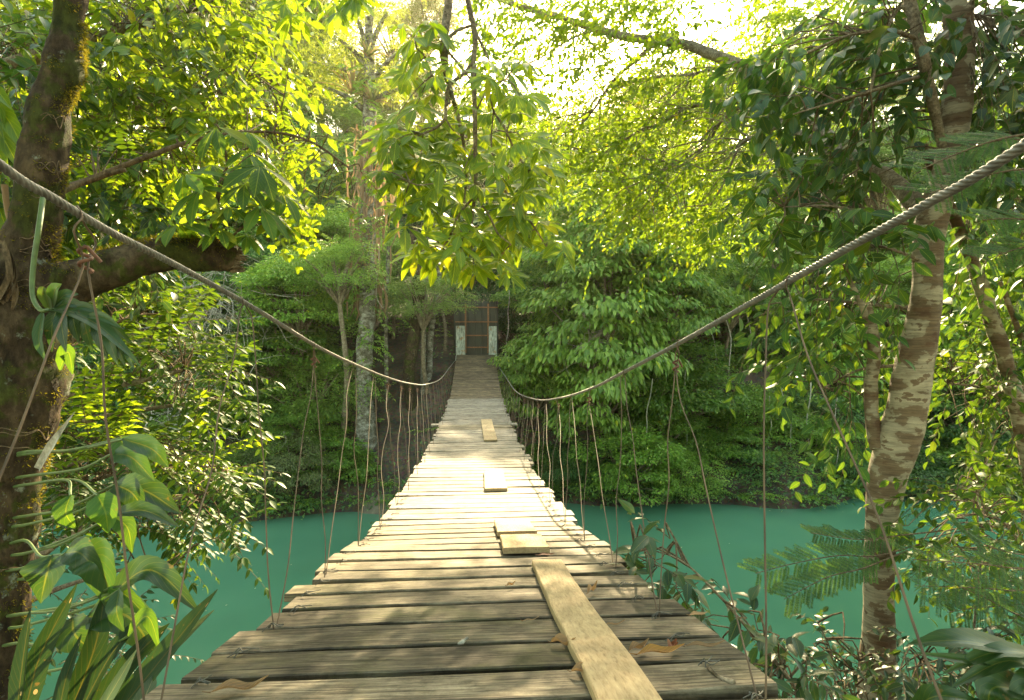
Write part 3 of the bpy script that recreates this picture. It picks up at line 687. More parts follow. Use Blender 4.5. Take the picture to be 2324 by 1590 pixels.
# fallen leaves and sticks on the deck
def fallen(x, y, ln, ang, label, mat='lf_dead', w=.3, curl=.5, lift=.014, cat='leaf'):
    ln *= 1.12; curl *= 1.5
    Y = deckY(y); c = at(x, y, Y); c.z = deck(Y)+lift; sl = deck_slope(Y)
    d = Vector((math.cos(ang), math.sin(ang), math.sin(ang)*sl))
    P = [c-d*ln*.5, c-d*ln*.2+Vector((0, 0, curl*ln*.06)), c+d*ln*.15, c+d*ln*.5+Vector((0, 0, curl*ln*.22))]
    mb = MB(); ribbon(mb, P, [.002, ln*w, ln*w*.8, .003], (0, 0, 1), .35*curl+.1, 5, .02)
    tube(mb, [P[0]-d*ln*.15+Vector((0, 0, .004)), P[0]], [.0012, .0018], 4, 1)
    o = mb.build('fallen_leaf', M[mat], origin=c); tag(o, label, cat, 'fallen leaves on the deck')
fallen(545, 1560, .115, .12, 'large curled brown leaf on the nearest plank, left side', w=.22, curl=.7)
fallen(1278, 1483, .075, -.7, 'curled tan leaf beside the left edge of the long board', w=.35, curl=1)
fallen(1500, 1507, .12, .05, 'long orange leaf lying right of the long board', 'lf_orange', w=.26, curl=.5)
fallen(1527, 1500, .05, .9, 'small dark red leaf at the tip of the long orange leaf', 'lf_dead_red', .5, 1)
fallen(1345, 1356, .075, .9, 'upright curled leaf right of the long board, upper half', w=.3, curl=1.2)
fallen(1393, 1438, .07, .15, 'thin twig-like leaf touching the right edge of the long board', w=.12)
fallen(1450, 1497, .07, .5, 'folded pale leaf near the orange leaf by the long board', w=.3, curl=.9)
fallen(1600, 1497, .10, -.15, 'narrow brown leaf near the right end of a dark plank', w=.16)
fallen(1585, 1420, .06, .1, 'small grey-brown leaf at the right end of a plank', w=.35, curl=.3)
fallen(1205, 1420, .05, .2, 'thin pale leaf left of the long board, mid deck', w=.12)
fallen(1160, 1338, .04, .5, 'tiny curled leaf on the planks in front of the short boards', w=.3, curl=1)
fallen(1240, 1270, .08, 0, 'red-brown leaf wedged under the short square board', 'lf_dead_red', .3, .3)
fallen(1325, 1549, .06, -.4, 'crumpled leaf at the foot of the long board, nearest plank', w=.45, curl=.8)
# stick and bark chip
mb = MB(); Y = deckY(1570)
P = [Vector(at(1605, 1543, deckY(1543))), Vector(at(1630, 1566, deckY(1566))), Vector(at(1665, 1583, deckY(1583)))]
for p in P: p.z = deck(p.y)+.01
tube(mb, P, [.0035, .007], 7, 5, .25, 60); q = P[1].copy(); tube(mb, [q, q+Vector((-.012, .02, .012))], [.003, .0015], 5, 2)
tag(mb.build('stick', M['limbbark'], origin=P[1]), 'short knobbly stick on the nearest plank, right side', 'stick')
mb = MB(); Y = deckY(1461); c = at(1050, 1461, Y); c.z = deck(Y)+.008
tube(mb, [c+Vector((-.014, -.008, 0)), c, c+Vector((.016, .01, .006))], [.003, .007, .004], 6, 3, .5, 80)
tag(mb.build('bark_chip', M['deadwood'], origin=c), 'small grey bark chip in the middle of the deck', 'bark chip')

# ------------------------------------------------------------------ shelter at the far end
YH = 21.8; b0 = at(1080, 800, YH); zb = b0.z
sh = root('shelter', (0, YH, zb), 'dark corrugated metal shelter with two concrete posts at the far end of the bridge', 'shelter')
for x0, x1, yt in ((1035, 1055.5, 740), (1109.5, 1127.5, 741)):
    a = at(x0, 800, YH); c = at(x1, yt, YH); mb = MB()
    box(mb, ((a.x+c.x)/2, YH+.12, (zb-1.6+c.z)/2), (c.x-a.x, .26, c.z-zb+1.6), bev=.012)
    part(mb, 'concrete_post', M['concrete'], sh, False)
for x in (1056.5, 1108.5):
    a = at(x, 800, YH); c = at(x, 692, YH); mb = MB()
    box(mb, (a.x, YH+.32, (a.z+c.z)/2), (.062, .062, c.z-a.z+.1), bev=.004)
    part(mb, 'steel_post', M['rust'], sh, False)
YB = YH+.75; a = at(1030, 800, YB); c = at(1131, 684, YB)
mb = MB(); nxs = 132; V = []
for k in range(nxs+1):
    x = a.x+(c.x-a.x)*k/nxs; ph = (x*3.6) % 1; yo = .0 if ph < .78 else -.035
    V += [(x, YB+yo, zb-1.2), (x, YB+yo, c.z+.04*(x-a.x)*0)]
mb.add(V, [[2*k, 2*k+2, 2*k+3, 2*k+1] for k in range(nxs)])
V = [(v[0], v[1]+.012, v[2]) for v in V]; mb.add(V, [[2*k, 2*k+1, 2*k+3, 2*k+2] for k in range(nxs)])
part(mb, 'back_panel', M['sheet'], sh, False)
for yp, xa, xb in ((698, 1033, 1130), (731, 1033, 1129), (762, 1052, 1112), (789, 1052, 1112)):
    a = at(xa, yp, YB-.08); c = at(xb, yp-1, YB-.08); mb = MB()
    box(mb, ((a.x+c.x)/2, YB-.075, a.z), (c.x-a.x, .06, .045), bev=.003); part(mb, 'rail', M['rust'], sh, False)
# side sheets and roof make it a box open to the bridge
mb = MB(); a = at(1030, 800, YB); c = at(1131, 684, YB)
box(mb, ((a.x+c.x)/2, YB+.5, zb-.3), (c.x-a.x-.16, 2.6, .28)); part(mb, 'floor_slab', M['concrete'], sh, False)
# ------------------------------------------------------------------ background grove
def crown_mb(seed, R, ncl, lpc, leaf, tmpl=T_FAR, flat=.62, droop=.45, clump=.36, mode='leaf', low=-.45, jit=.35):
    """crown built of leaf clumps, domed on top, with gaps between them"""
    global RNG
    RNG = np.random.default_rng(seed); L = Leaves(); cl = []
    R = np.array(R, float); rm = R.mean()
    ph = RNG.uniform(0, 6.28, 6)
    for k in range(ncl):
        while True:
            d = RNG.normal(size=3); d /= np.linalg.norm(d)
            if d[2] > low: break
        lob = 1+.22*math.sin(3*math.atan2(d[1], d[0])+ph[0])+.15*math.sin(5*d[2]+ph[1])
        c = R*d*lob*(.5+.5*RNG.random()**.45); rc = rm*clump*RNG.uniform(.6, 1.25); cl.append(c)
        n = int(lpc*(rc/(rm*clump))**2)
        if mode == 'leaf':
            u = RNG.normal(size=(n, 3)); u[:, 2] = np.abs(u[:, 2])*.8-.15; u = nrm(u)
            pos = c+u*np.array([1, 1, flat])*rc*(RNG.random(n)**.4)[:, None]
            out = nrm(u*np.array([1, 1, .2])+d*.6)
            L.add(pos, out-np.array([0, 0, droop])+RNG.normal(0, jit, (n, 3)), np.array([0, 0, 1.])+out*.45+RNG.normal(0, jit, (n, 3)), leaf*RNG.uniform(.7, 1.25, n))
        else:        # layered sprays of pinnate fronds
            m = max(3, n//9)
            for q in range(m):
                u = RNG.normal(size=3); u[2] = abs(u[2])*.6-.1; u /= np.linalg.norm(u)
                p = c+u*np.array([1, 1, flat])*rc*RNG.random()**.4; out = u*np.array([1, 1, .15])+d*.5
                frond(L, p, out+RNG.normal(0, .25, 3), (0, 0, 1.), leaf*3.2, 4, leaf, .35, .85, .12)
    mb = MB(); L.to(mb, tmpl); return mb, np.array(cl)
M['bg'].append(M['grove_fresh'])
SPEC = {   # name: R, clumps, leaves per clump, leaf, template, material, mode, droop
    'a': ((1, 1, .8), 105, 168, 0.077, T_FAR, 1, 'leaf', .45), 'b': ((1, 1, 1.15), 110, 144, 0.083, T_FAR, 2, 'leaf', .9),
    'c': ((1, .9, .8), 100, 176, 0.072, T_SLIM, 6, 'frond', .4), 'd': ((1, 1, .9), 100, 160, 0.073, T_FAR, 3, 'leaf', .6),
    'e': ((1, 1, .75), 90, 160, 0.065, T_SLIM, 4, 'frond', .4), 'f': ((1, 1, .9), 105, 200, 0.070, T_SLIM, 0, 'leaf', .5),
    'g': ((1, 1, .75), 90, 136, 0.072, T_SLIM, 5, 'leaf', .7), 'h': ((1, 1, .85), 85, 160, 0.069, T_FAR, 4, 'leaf', .4),
    'i': ((1, 1, 1.3), 100, 120, 0.106, T_MID, 6, 'leaf', 1.0), 'j': ((1, 1, .8), 105, 168, 0.069, T_FAR, 2, 'leaf', .4)}
CM = {}
for k, (R, nc, lp, lf, tm, mt, md, dr) in SPEC.items():
    clump = .30 if md == 'leaf' else .34
    mb, cl = crown_mb(sum(map(ord, k))*13, R, nc, lp, lf, tm, .6, dr, clump, md)
    CM[k] = (mb.mesh('crown', M['bg'][mt], False), cl, mt)
BIG = {}
for k in 'adefhjbc':       # finer leaves for the crowns of tall trees
    R, nc, lp, lf, tm, mt, md, dr = SPEC[k]
    mb, cl = crown_mb(sum(map(ord, k))*17+5, R, int(nc*1.7), int(lp*1.35), lf*.62, tm, .6, dr, .25, md)
    BIG[k] = (mb.mesh('crown', M['bg'][mt], False), cl, mt)
# a wooden skeleton per crown kind: limbs from the trunk top to the clumps
for k in CM:
    me, cl, mt = CM[k]; mb = MB(); r_ = random.Random(ord(k))
    sel = cl[np.array(r_.sample(range(len(cl)), 26))]
    for c in sel:
        m = Vector(c)*.45+Vector((0, 0, -.25)); tube(mb, [Vector((0, 0, -.75)), m, Vector(c)], [.035, .022, .006], 5, 3)
    CM[k] = (me, cl, mt, mb.mesh('branches', M['limbbark'], True))
trng = random.Random(21)
def tree(x, y, Y, rpx, kind, label, group=None, sy=1.0, trunk=.085, cat='tree', name=None, bark=None, dark=0, lean=0, squash=1):
    """tree whose crown centre is seen at x, y at distance Y with a radius of rpx photo pixels"""
    c = at(x, y, Y); r = rpx*Y/FPX
    gx, gy = c.x+lean+trng.uniform(-.3, .3), c.y+trng.uniform(0, .6)
    gz = ground_z(gx, gy)
    if gz < .05: gy = far_shore(gx)+.5; gz = max(ground_z(gx, gy), 0)
    nm = name or ('tree' if c.z-gz > 2.2 else 'bush')
    t = root(nm, (gx, gy, gz-.1), label, cat if nm != 'bush' else 'bush', group)
    me, cl, mt, br = CM[kind]
    if r > 3.0 and kind in BIG: me = BIG[kind][0]
    o = bpy.data.objects.new('crown', me); COL.objects.link(o); o.parent = t
    o.location = c-t.location; o.scale = (r, r*sy, r*squash); o.rotation_euler = (0, 0, trng.uniform(0, 6.28))
    b = bpy.data.objects.new('branches', br); COL.objects.link(b); b.parent = t; b.location = o.location; b.scale = o.scale; b.rotation_euler = o.rotation_euler
    top = c+Vector((0, 0, -.72*r*squash)); base = Vector((gx, gy, gz-.15))
    if top.z-base.z > .5:
        mb = MB(); mid = base.lerp(top, .5)+Vector((trng.uniform(-.2, .2), trng.uniform(-.2, .2), 0))
        rr = max(.05, trunk*(top.z-base.z)**.5*.55)
        tube(mb, [base, base.lerp(mid, .3)+Vector((.03, 0, 0)), mid, top, c+Vector((0, 0, .1*r))], [rr*1.5, rr*1.1, rr, rr*.7, rr*.35], 9, 4, .15, 3)
        part(mb, 'trunk', bark or M['limbbark'], t)
    return t
G1 = 'bushes along the far waterline'; G2 = 'trees on the lower far slope'; G3 = 'trees high on the far hillside'
# waterline bushes, left to right
for a in [(40, 1130, 18.2, 120, 'f', 'dark fine-leaved bush at the waterline, far left behind the mossy trunk'),
          (190, 1085, 18.6, 120, 'd', 'dark bush at the waterline behind the left leafy shrub'),
          (330, 1080, 18.3, 115, 'f', 'cool green bush on the far bank behind the shrub, second from left'),
          (455, 1085, 18.0, 105, 'c', 'feathery bush overhanging the water left of the river bend gap'),
          (560, 1090, 17.9, 100, 'g', 'olive grey bush trailing its twigs in the water, left of the bridge'),
          (665, 1060, 18.0, 105, 'g', 'silvery green bush overhanging the water, nearest to the mud bank on its left'),
          (760, 1050, 18.6, 90, 'a', 'mid green bush between the olive bushes and the pale trunk foot'),
          (905, 1110, 18.3, 52, 'j', 'small light green bush at the foot of the landing, above the mud bank'),
          (970, 1085, 18.6, 45, 'a', 'small bush close to the left side of the deck at the waterline'),
          (1215, 1075, 18.8, 75, 'a', 'dark fine bush at the waterline close to the right side of the deck'),
          (1310, 1070, 18.3, 85, 'f', 'dark green waterline bush, second to the right of the deck'),
          (1420, 1060, 17.8, 120, 'j', 'bright leafy bush overhanging the water right of the bridge'),
          (1540, 1075, 17.9, 100, 'c', 'drooping bush whose tips nearly touch the water, right of the bridge'),
          (1680, 1070, 18.7, 95, 'f', 'low ferny bush above the dark water right of centre'),
          (1800, 1085, 18.7, 85, 'd', 'low dark bush on the far bank left of the patchy trunk'),
          (1905, 1080, 18.5, 95, 'f', 'shadowed bush at the waterline just left of the patchy trunk'),
          (2070, 1090, 18.5, 105, 'd', 'shadowed bush at the waterline just right of the patchy trunk'),
          (2200, 1080, 18.3, 115, 'a', 'waterline bush behind the right hand leaf sprays'),
          (2330, 1060, 18.3, 130, 'f', 'waterline bush at the right edge of the view')]:
    tree(*a, group=G1, name='bush', squash=.85)
# lower slope
for a in [(-60, 900, 21, 200, 'd', 'dark tree on the lower slope at the far left edge'),
          (120, 900, 22, 180, 'a', 'mid green tree on the lower slope seen beside the mossy trunk'),
          (300, 900, 21, 150, 'f', 'cool fine-leaved tree behind the left shrub'),
          (440, 960, 20, 120, 'c', 'feathery small tree below the pale dead tangle'),
          (590, 930, 20.5, 125, 'a', 'dark fine-leaved tree left of centre, below the feathery crowns'),
          (700, 900, 20.0, 115, 'c', 'blue-green feathery tree left of the pale tall trunk'),
          (570, 820, 22, 130, 'd', 'dark tree right of the pale dead tangle'),
          (680, 690, 20.0, 120, 'j', 'light green layered tree crown left of the vine-covered trunk, upper'),
          (770, 620, 18.6, 95, 'c', 'pale green feathery crown in front of the vine-covered trunk'),
          (640, 800, 20.5, 110, 'a', 'mid green crown under the light layered one'),
          (960, 690, 20.0, 80, 'c', 'bright feathery crown over the brown mossy trunks left of the shelter'),
          (995, 625, 22.5, 62, 'j', 'light leafy crown right above the left side of the shelter'),
          (1000, 870, 22.6, 52, 'h', 'small yellow-green bush left of the far end of the deck'),
          (1170, 730, 24.5, 95, 'd', 'dark leafy tree touching the right side of the shelter'),
          (1230, 640, 26, 110, 'd', 'dark tree behind and above the right side of the shelter'),
          (1210, 890, 19.9, 85, 'i', 'dark broad-leaved bush close right of the far half of the deck'),
          (1370, 770, 18.9, 160, 'i', 'broad-leaved drooping tree right of the shelter, middle height'),
          (1400, 570, 20, 150, 'b', 'pale green drooping tree crown right of the hanging branch'),
          (1360, 900, 19.3, 115, 'i', 'broad-leaved crown hanging over the right cable sag'),
          (1520, 680, 19.6, 130, 'b', 'light yellow-green drooping crown, right of the pale one'),
          (1530, 900, 19.6, 125, 'a', 'mid green crown above the bright waterline bush'),
          (1480, 1000, 18.9, 95, 'j', 'light green lower crown hanging towards the water'),
          (1660, 900, 22, 120, 'a', 'dark hollow tree mass right of centre'),
          (1650, 700, 24, 120, 'f', 'cool shadowed tree between the light crowns and the right cable'),
          (1770, 800, 23, 130, 'f', 'fine-leaved shadowed tree behind the right hanger wires'),
          (1800, 960, 20.5, 110, 'd', 'dark tree with hanging twigs left of the patchy trunk'),
          (1900, 850, 22, 130, 'b', 'pale blue-green tree seen left of the patchy trunk'),
          (1960, 1000, 20.5, 110, 'f', 'dark lower tree immediately left of the patchy trunk'),
          (2110, 880, 21, 150, 'j', 'mid green tree seen right of the patchy trunk'),
          (2240, 760, 22, 150, 'j', 'light green tree at the right, behind the slender dark trunk'),
          (2200, 980, 20, 120, 'd', 'dark lower tree right of the patchy trunk'),
          (2370, 930, 21, 170, 'd', 'dark tree on the lower slope at the far right edge')]:
    tree(*a, group=G2)
for a in [(520, 930, 19.3, 85, 'a', 'mid green bush low behind the pale bare tangle'), (700, 975, 19.0, 75, 'j', 'light green bush above the olive bushes, left of the pale trunk foot'), (600, 1010, 18.8, 75, 'c', 'feathery bush between the olive bushes and the dark slope'),
          (1720, 960, 19.4, 105, 'j', 'light green bush climbing the dark slope right of centre'), (1640, 1010, 18.8, 85, 'a', 'mid green bush beside the bright overhanging bush'), (1850, 1010, 18.9, 85, 'j', 'light green bush above the dark water, left of the patchy trunk'),
          (1760, 1050, 18.4, 60, 'c', 'small feathery bush at the water below the slim dark stem')]:
    tree(*a, group=G1, name='bush', squash=.9)
# hillside rows; the skyline stays open round the low sun
for a in [(-120, 620, 27, 230, 'd', 'dark hillside tree beyond the left edge foliage'),
          (90, 600, 27, 200, 'a', 'hillside tree glimpsed between the mossy trunk and its broken branch'),
          (300, 700, 26, 150, 'f', 'bluish hillside tree under the broken branch'),
          (430, 560, 27, 160, 'a', 'hillside tree behind the tip of the broken branch'),
          (600, 560, 27, 140, 'j', 'sunny hillside tree right of the broken branch'),
          (720, 470, 29, 150, 'f', 'bluish hillside tree left of the vine-covered trunk'),
          (560, 380, 32, 170, 'h', 'yellow-green hillside tree behind the round-leaved branch'),
          (900, 500, 30, 130, 'e', 'olive hillside tree right of the vine-covered trunk'),
          (1000, 560, 29, 120, 'd', 'dark hillside tree behind the lower hanging rosettes'),
          (1110, 560, 30, 120, 'd', 'dark hillside tree right above the shelter roof'), (1050, 640, 26.5, 95, 'f', 'dark fine-leaved tree just behind the top of the shelter'),
          (1240, 520, 30, 110, 'f', 'hillside tree under the palm fronds'),
          (1340, 480, 31, 120, 'j', 'light hillside tree right of the palm'),
          (1500, 520, 29, 140, 'h', 'yellowish hillside tree under the arching limb twigs'),
          (1640, 540, 28, 140, 'j', 'bright hillside tree right of centre'),
          (1780, 600, 28, 150, 'b', 'pale hillside tree behind the right cable'),
          (1930, 640, 28, 150, 'a', 'hillside tree left of the patchy trunk fork'),
          (2080, 620, 28, 150, 'b', 'pale hillside tree behind the patchy trunk'),
          (2260, 560, 27, 180, 'j', 'light hillside tree at the upper right'),
          (2430, 650, 26, 220, 'd', 'dark hillside tree beyond the right edge')]:
    tree(*a, group=G3)
G4 = 'tall trees near the hilltop'
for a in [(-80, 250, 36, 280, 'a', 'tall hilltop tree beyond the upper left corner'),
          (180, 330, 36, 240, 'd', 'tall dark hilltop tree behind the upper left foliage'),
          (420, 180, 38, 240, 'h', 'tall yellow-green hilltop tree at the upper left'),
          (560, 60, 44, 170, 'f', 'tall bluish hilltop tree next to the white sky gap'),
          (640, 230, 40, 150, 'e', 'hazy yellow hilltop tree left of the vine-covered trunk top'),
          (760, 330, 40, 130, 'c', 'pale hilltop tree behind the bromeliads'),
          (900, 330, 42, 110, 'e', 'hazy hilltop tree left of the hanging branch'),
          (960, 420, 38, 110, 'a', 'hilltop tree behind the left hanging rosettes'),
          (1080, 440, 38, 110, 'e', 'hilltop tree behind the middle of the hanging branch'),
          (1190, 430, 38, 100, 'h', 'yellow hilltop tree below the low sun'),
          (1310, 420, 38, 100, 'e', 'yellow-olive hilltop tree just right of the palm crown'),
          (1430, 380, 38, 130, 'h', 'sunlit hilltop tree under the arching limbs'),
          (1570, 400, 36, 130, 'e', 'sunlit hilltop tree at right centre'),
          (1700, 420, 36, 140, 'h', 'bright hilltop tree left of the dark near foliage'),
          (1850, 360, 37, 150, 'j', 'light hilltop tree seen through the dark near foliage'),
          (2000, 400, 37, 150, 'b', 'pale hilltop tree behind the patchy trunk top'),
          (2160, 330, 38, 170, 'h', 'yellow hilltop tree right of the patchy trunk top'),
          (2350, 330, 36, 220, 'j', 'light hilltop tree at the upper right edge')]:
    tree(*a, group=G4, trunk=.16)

G5 = 'shadowed trees filling the far slope'
fr = random.Random(99)
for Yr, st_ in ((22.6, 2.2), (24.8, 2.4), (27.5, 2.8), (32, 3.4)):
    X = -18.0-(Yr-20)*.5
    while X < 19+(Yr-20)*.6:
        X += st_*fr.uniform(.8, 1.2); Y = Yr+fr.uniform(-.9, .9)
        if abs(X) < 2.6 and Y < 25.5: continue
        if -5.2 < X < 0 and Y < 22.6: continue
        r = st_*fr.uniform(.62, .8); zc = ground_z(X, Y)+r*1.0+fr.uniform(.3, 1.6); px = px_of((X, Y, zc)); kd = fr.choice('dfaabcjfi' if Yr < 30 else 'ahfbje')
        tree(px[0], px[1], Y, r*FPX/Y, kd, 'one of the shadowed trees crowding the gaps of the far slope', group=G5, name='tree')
for a in [(600, 40, 45, 130, 'h', 'distant yellow tree against the sky at the upper left centre'), (720, 20, 47, 110, 'e', 'distant pale tree touching the top edge left of the vine-covered trunk'), (900, 110, 46, 100, 'e', 'distant glowing tree right of the vine-covered trunk top'), (970, 60, 47, 90, 'h', 'distant golden tree left of the hanging branch top'),
          (690, 150, 46, 150, 'e', 'very distant pale tree at the left side of the white sky gap'), (930, 250, 46, 130, 'h', 'distant glowing tree left of the hanging stems'), (1060, 300, 46, 110, 'e', 'distant glowing tree between the hanging stems'),
          (1180, 340, 46, 110, 'j', 'distant tree directly below the white sun gap'), (1330, 330, 46, 110, 'e', 'distant tree just right of the white sun gap'), (1480, 270, 46, 130, 'h', 'distant tree behind the first arch of the long limb'), (1630, 250, 46, 130, 'j', 'distant tree behind the middle of the long limb'),
          (1780, 200, 46, 140, 'e', 'distant tree behind the dark bough, left part'), (1960, 180, 46, 150, 'h', 'distant tree behind the dark bough, right part'), (800, 240, 48, 110, 'c', 'distant hazy tree just left of the vine-covered trunk top')]:
    tree(*a, group=G4, trunk=.16)
# unseen trees added behind and beside the viewpoint to block sky light
for k, (x, y, z, r, kd) in enumerate([(-5, -3.5, 9.0, 3.6, 'd'), (4.5, -4, 9.5, 3.8, 'a'), (-7.5, 1.5, 9.5, 3.0, 'a'), (7, 1.0, 9.0, 3.0, 'd')]):
    me, cl, mt, br = CM[kd]; gz = ground_z(x, y); t = root('tree', (x, y, gz-.1), ['dark tree on the near bank, left behind the viewer', 'green tree on the near bank, right behind the viewer', 'near bank tree beyond the left edge', 'near bank tree beyond the right edge'][k], 'tree')
    o = bpy.data.objects.new('crown', BIG[kd][0]); COL.objects.link(o); o.parent = t; o.location = (0, 0, z-gz); o.scale = (r, r, r*.8)
    mb = MB(); tube(mb, [Vector((x, y, gz-.2)), Vector((x+.2, y, gz+2.5)), Vector((x, y+.1, z))], [.24, .18, .08], 10, 5, .1, 4); part(mb, 'trunk', M['limbbark'], t)
# undergrowth that nobody could count
RNG = np.random.default_rng(5); L = Leaves(); L2 = Leaves()
for k in range(2600):
    x = RNG.uniform(-17, 17); y = far_shore(x)+RNG.uniform(-.1, 1)**2*14+.1
    if -4.6 < x < -1.0 and 17.2 < y < 24 and RNG.random() < .82: continue
    if abs(x) < 1.1 and y > 21: continue
    z = ground_z(x, y); n = 22; s = RNG.uniform(.14, .24)
    if RNG.random() < .4:
        for q in range(3):
            a = RNG.uniform(0, 6.28); frond(L2, (x, y, z+.15), (math.cos(a), math.sin(a), .7), (0, 0, 1), .6, 7, .14, .5, .95)
    else:
        u = RNG.normal(size=(n, 3))*np.array([.3, .3, .22]); u[:, 2] = np.abs(u[:, 2])
        L.add(np.array([x, y, z+.05])+u, u*2+RNG.normal(0, .4, (n, 3))-np.array([0, 0, .3]), np.array([0, 0, 1.])+RNG.normal(0, .4, (n, 3)), s*.75*RNG.uniform(.6, 1.2, n))
mb = MB(); L.to(mb, T_FAR); L2.to(mb, T_SLIM, 1)
tag(mb.build('undergrowth', [M['bg'][0], M['bg'][2]], smooth=False), kind='stuff')

# ------------------------------------------------------------------ named trunks beyond the river
def bgtrunk(pw, mat, label, name='tree', seg=14, extra=None, amp=.22):
    P0 = at(*pw[-1][:3]); gz = ground_z(P0.x, P0.y)
    t = root(name, (P0.x, P0.y, gz), label, 'tree')
    mb = MB(); P = [at(a, b, c) for a, b, c, w in pw]+[Vector((P0.x, P0.y, min(gz, P0.z)-.3))]; R = [w/2*c/FPX for a, b, c, w in pw]+[pw[-1][3]/2*pw[-1][2]/FPX*1.25]
    tube(mb, P, R, seg, 7, amp, 3.0)
    part(mb, 'trunk', mat, t); return t
t = bgtrunk([(836, 40, 20, 14), (838, 150, 20, 24), (838, 300, 19.8, 30), (832, 450, 19.6, 32), (836, 600, 19.4, 34), (832, 720, 19.2, 36), (826, 850, 19, 36), (830, 950, 18.9, 42), (832, 1040, 18.8, 52), (828, 1100, 18.7, 66)], M['palebark'],
            'tall pale trunk hung with dead leaves, ferns and bromeliads, left of the bridge')
mb = MB(); rr = random.Random(4)
for (a, b, c, d) in [(838, 160, 770, 90), (838, 200, 900, 120), (840, 110, 880, 30), (836, 120, 800, 20), (838, 260, 745, 200), (838, 240, 915, 200), (836, 90, 850, 0), (838, 180, 700, 140)]:
    p, q = at(a, b, 20), at(c, d, 20+rr.uniform(-1, 1)); m_ = p.lerp(q, .5)+Vector((0, 0, .1)); tube(mb, [p, m_, q], [.11, .08, .04], 6, 4, .2, 3)
part(mb, 'branch', M['palebark'], t)
RNG = np.random.default_rng(9); L = Leaves()
for (x, y, r) in [(760, 80, 60), (820, 30, 60), (900, 110, 60), (880, 20, 50), (790, 130, 40), (740, 190, 40), (860, 180, 40), (700, 130, 45), (925, 200, 40)]:
    for k in range(60):
        q = at(x+rr.gauss(0, r*.5), y+rr.gauss(0, r*.4), 20+rr.uniform(-1, 1)); frond(L, q, RNG.normal(size=3)*np.array([1, 1, .3]), (0, 0, 1), .45, 5, .15)
mb = MB(); L.to(mb, T_SLIM); part(mb, 'crown', M['bg'][4], t, False)
mb = MB(); L = Leaves()   # hanging dead leaves
for k in range(210):
    y0 = rr.uniform(270, 660); x0 = 836+rr.gauss(0, 22); p = at(x0, y0, 19.5+rr.uniform(-.45, .3)); ln = rr.uniform(.5, 1.7)
    ribbon(mb, [p, p+Vector((rr.gauss(0, .08), rr.gauss(0, .08), -ln*.5)), p+Vector((rr.gauss(0, .12), rr.gauss(0, .1), -ln))], [.03, rr.uniform(.05, .1), .01], (0, 1, .2), .2, 3)
part(mb, 'dead_leaves', M['hang_dead'], t)
for x, y, ln, m_ in ((800, 215, 1.25, 'bromel'), (845, 235, .9, 'bromel'), (835, 560, .9, 'palm'), (800, 480, .6, 'palm'), (850, 380, .7, 'palm'), (838, 660, .6, 'palm'), (828, 330, .8, 'bromel'), (835, 130, .7, 'bromel')):
    mb = MB()
    for k in range(26):
        a = rr.uniform(0, 6.28); e = rr.uniform(.25, 1.2); p = at(x, y, 19.6); d = Vector((math.cos(a)*math.cos(e), math.sin(a)*math.cos(e), math.sin(e))); l = ln*rr.uniform(.7, 1.1)
        ribbon(mb, [p, p+d*l*.5, p+d*l*.9+Vector((0, 0, -.12*l)), p+d*l*1.1+Vector((0, 0, -.3*l))], [.07, .085, .05, .005], (0, 0, 1), .25, 3)
    part(mb, 'epiphyte', M[m_], t)
L = Leaves(); RNG = np.random.default_rng(12)
for k in range(170):
    p = at(836+rr.gauss(0, 26), rr.uniform(150, 900), 19.1+rr.uniform(-.5, .3)); frond(L, p, (rr.gauss(0, 1), -.6, .3), (0, 0, 1), rr.uniform(.4, .75), 8, .17, .7, .95)
mb = MB(); L.to(mb, T_SLIM); part(mb, 'climbing_fern', M['bg'][2], t, False)

bgtrunk([(938, 520, 20.4, 18), (946, 600, 20.4, 22), (950, 690, 20.3, 28), (938, 770, 20.2, 28), (928, 850, 20.1, 26), (935, 940, 20, 26), (938, 1060, 19.8, 26)], M['trunk_moss'], 'crooked brown mossy trunk left of the far deck')
bgtrunk([(972, 480, 21, 9), (968, 600, 21, 10), (962, 740, 20.8, 11), (960, 850, 20.6, 11), (955, 950, 20.3, 12), (946, 1060, 20, 13)], M['palebark'], 'slim white-banded trunk right of the crooked mossy one', amp=.1)
bgtrunk([(1000, 580, 21.6, 12), (990, 680, 21.4, 13), (978, 760, 21.2, 14), (974, 860, 21, 13), (964, 950, 20.4, 12), (958, 1050, 20, 13)], M['palebark'], 'slim pale leaning trunk nearest to the shelter', amp=.12)
bgtrunk([(882, 560, 20.6, 8), (876, 700, 20.6, 9), (877, 850, 20.5, 9), (880, 950, 20.3, 10)], M['palebark'], 'thin spotted grey trunk between the tall pale and the mossy trunk', amp=.1)
bgtrunk([(1305, 500, 21, 10), (1292, 560, 20.8, 12), (1280, 640, 20.6, 12), (1262, 720, 20.4, 12), (1250, 840, 20, 12)], M['palebark'], 'thin white leaning trunk inside the drooping light tree', amp=.1)
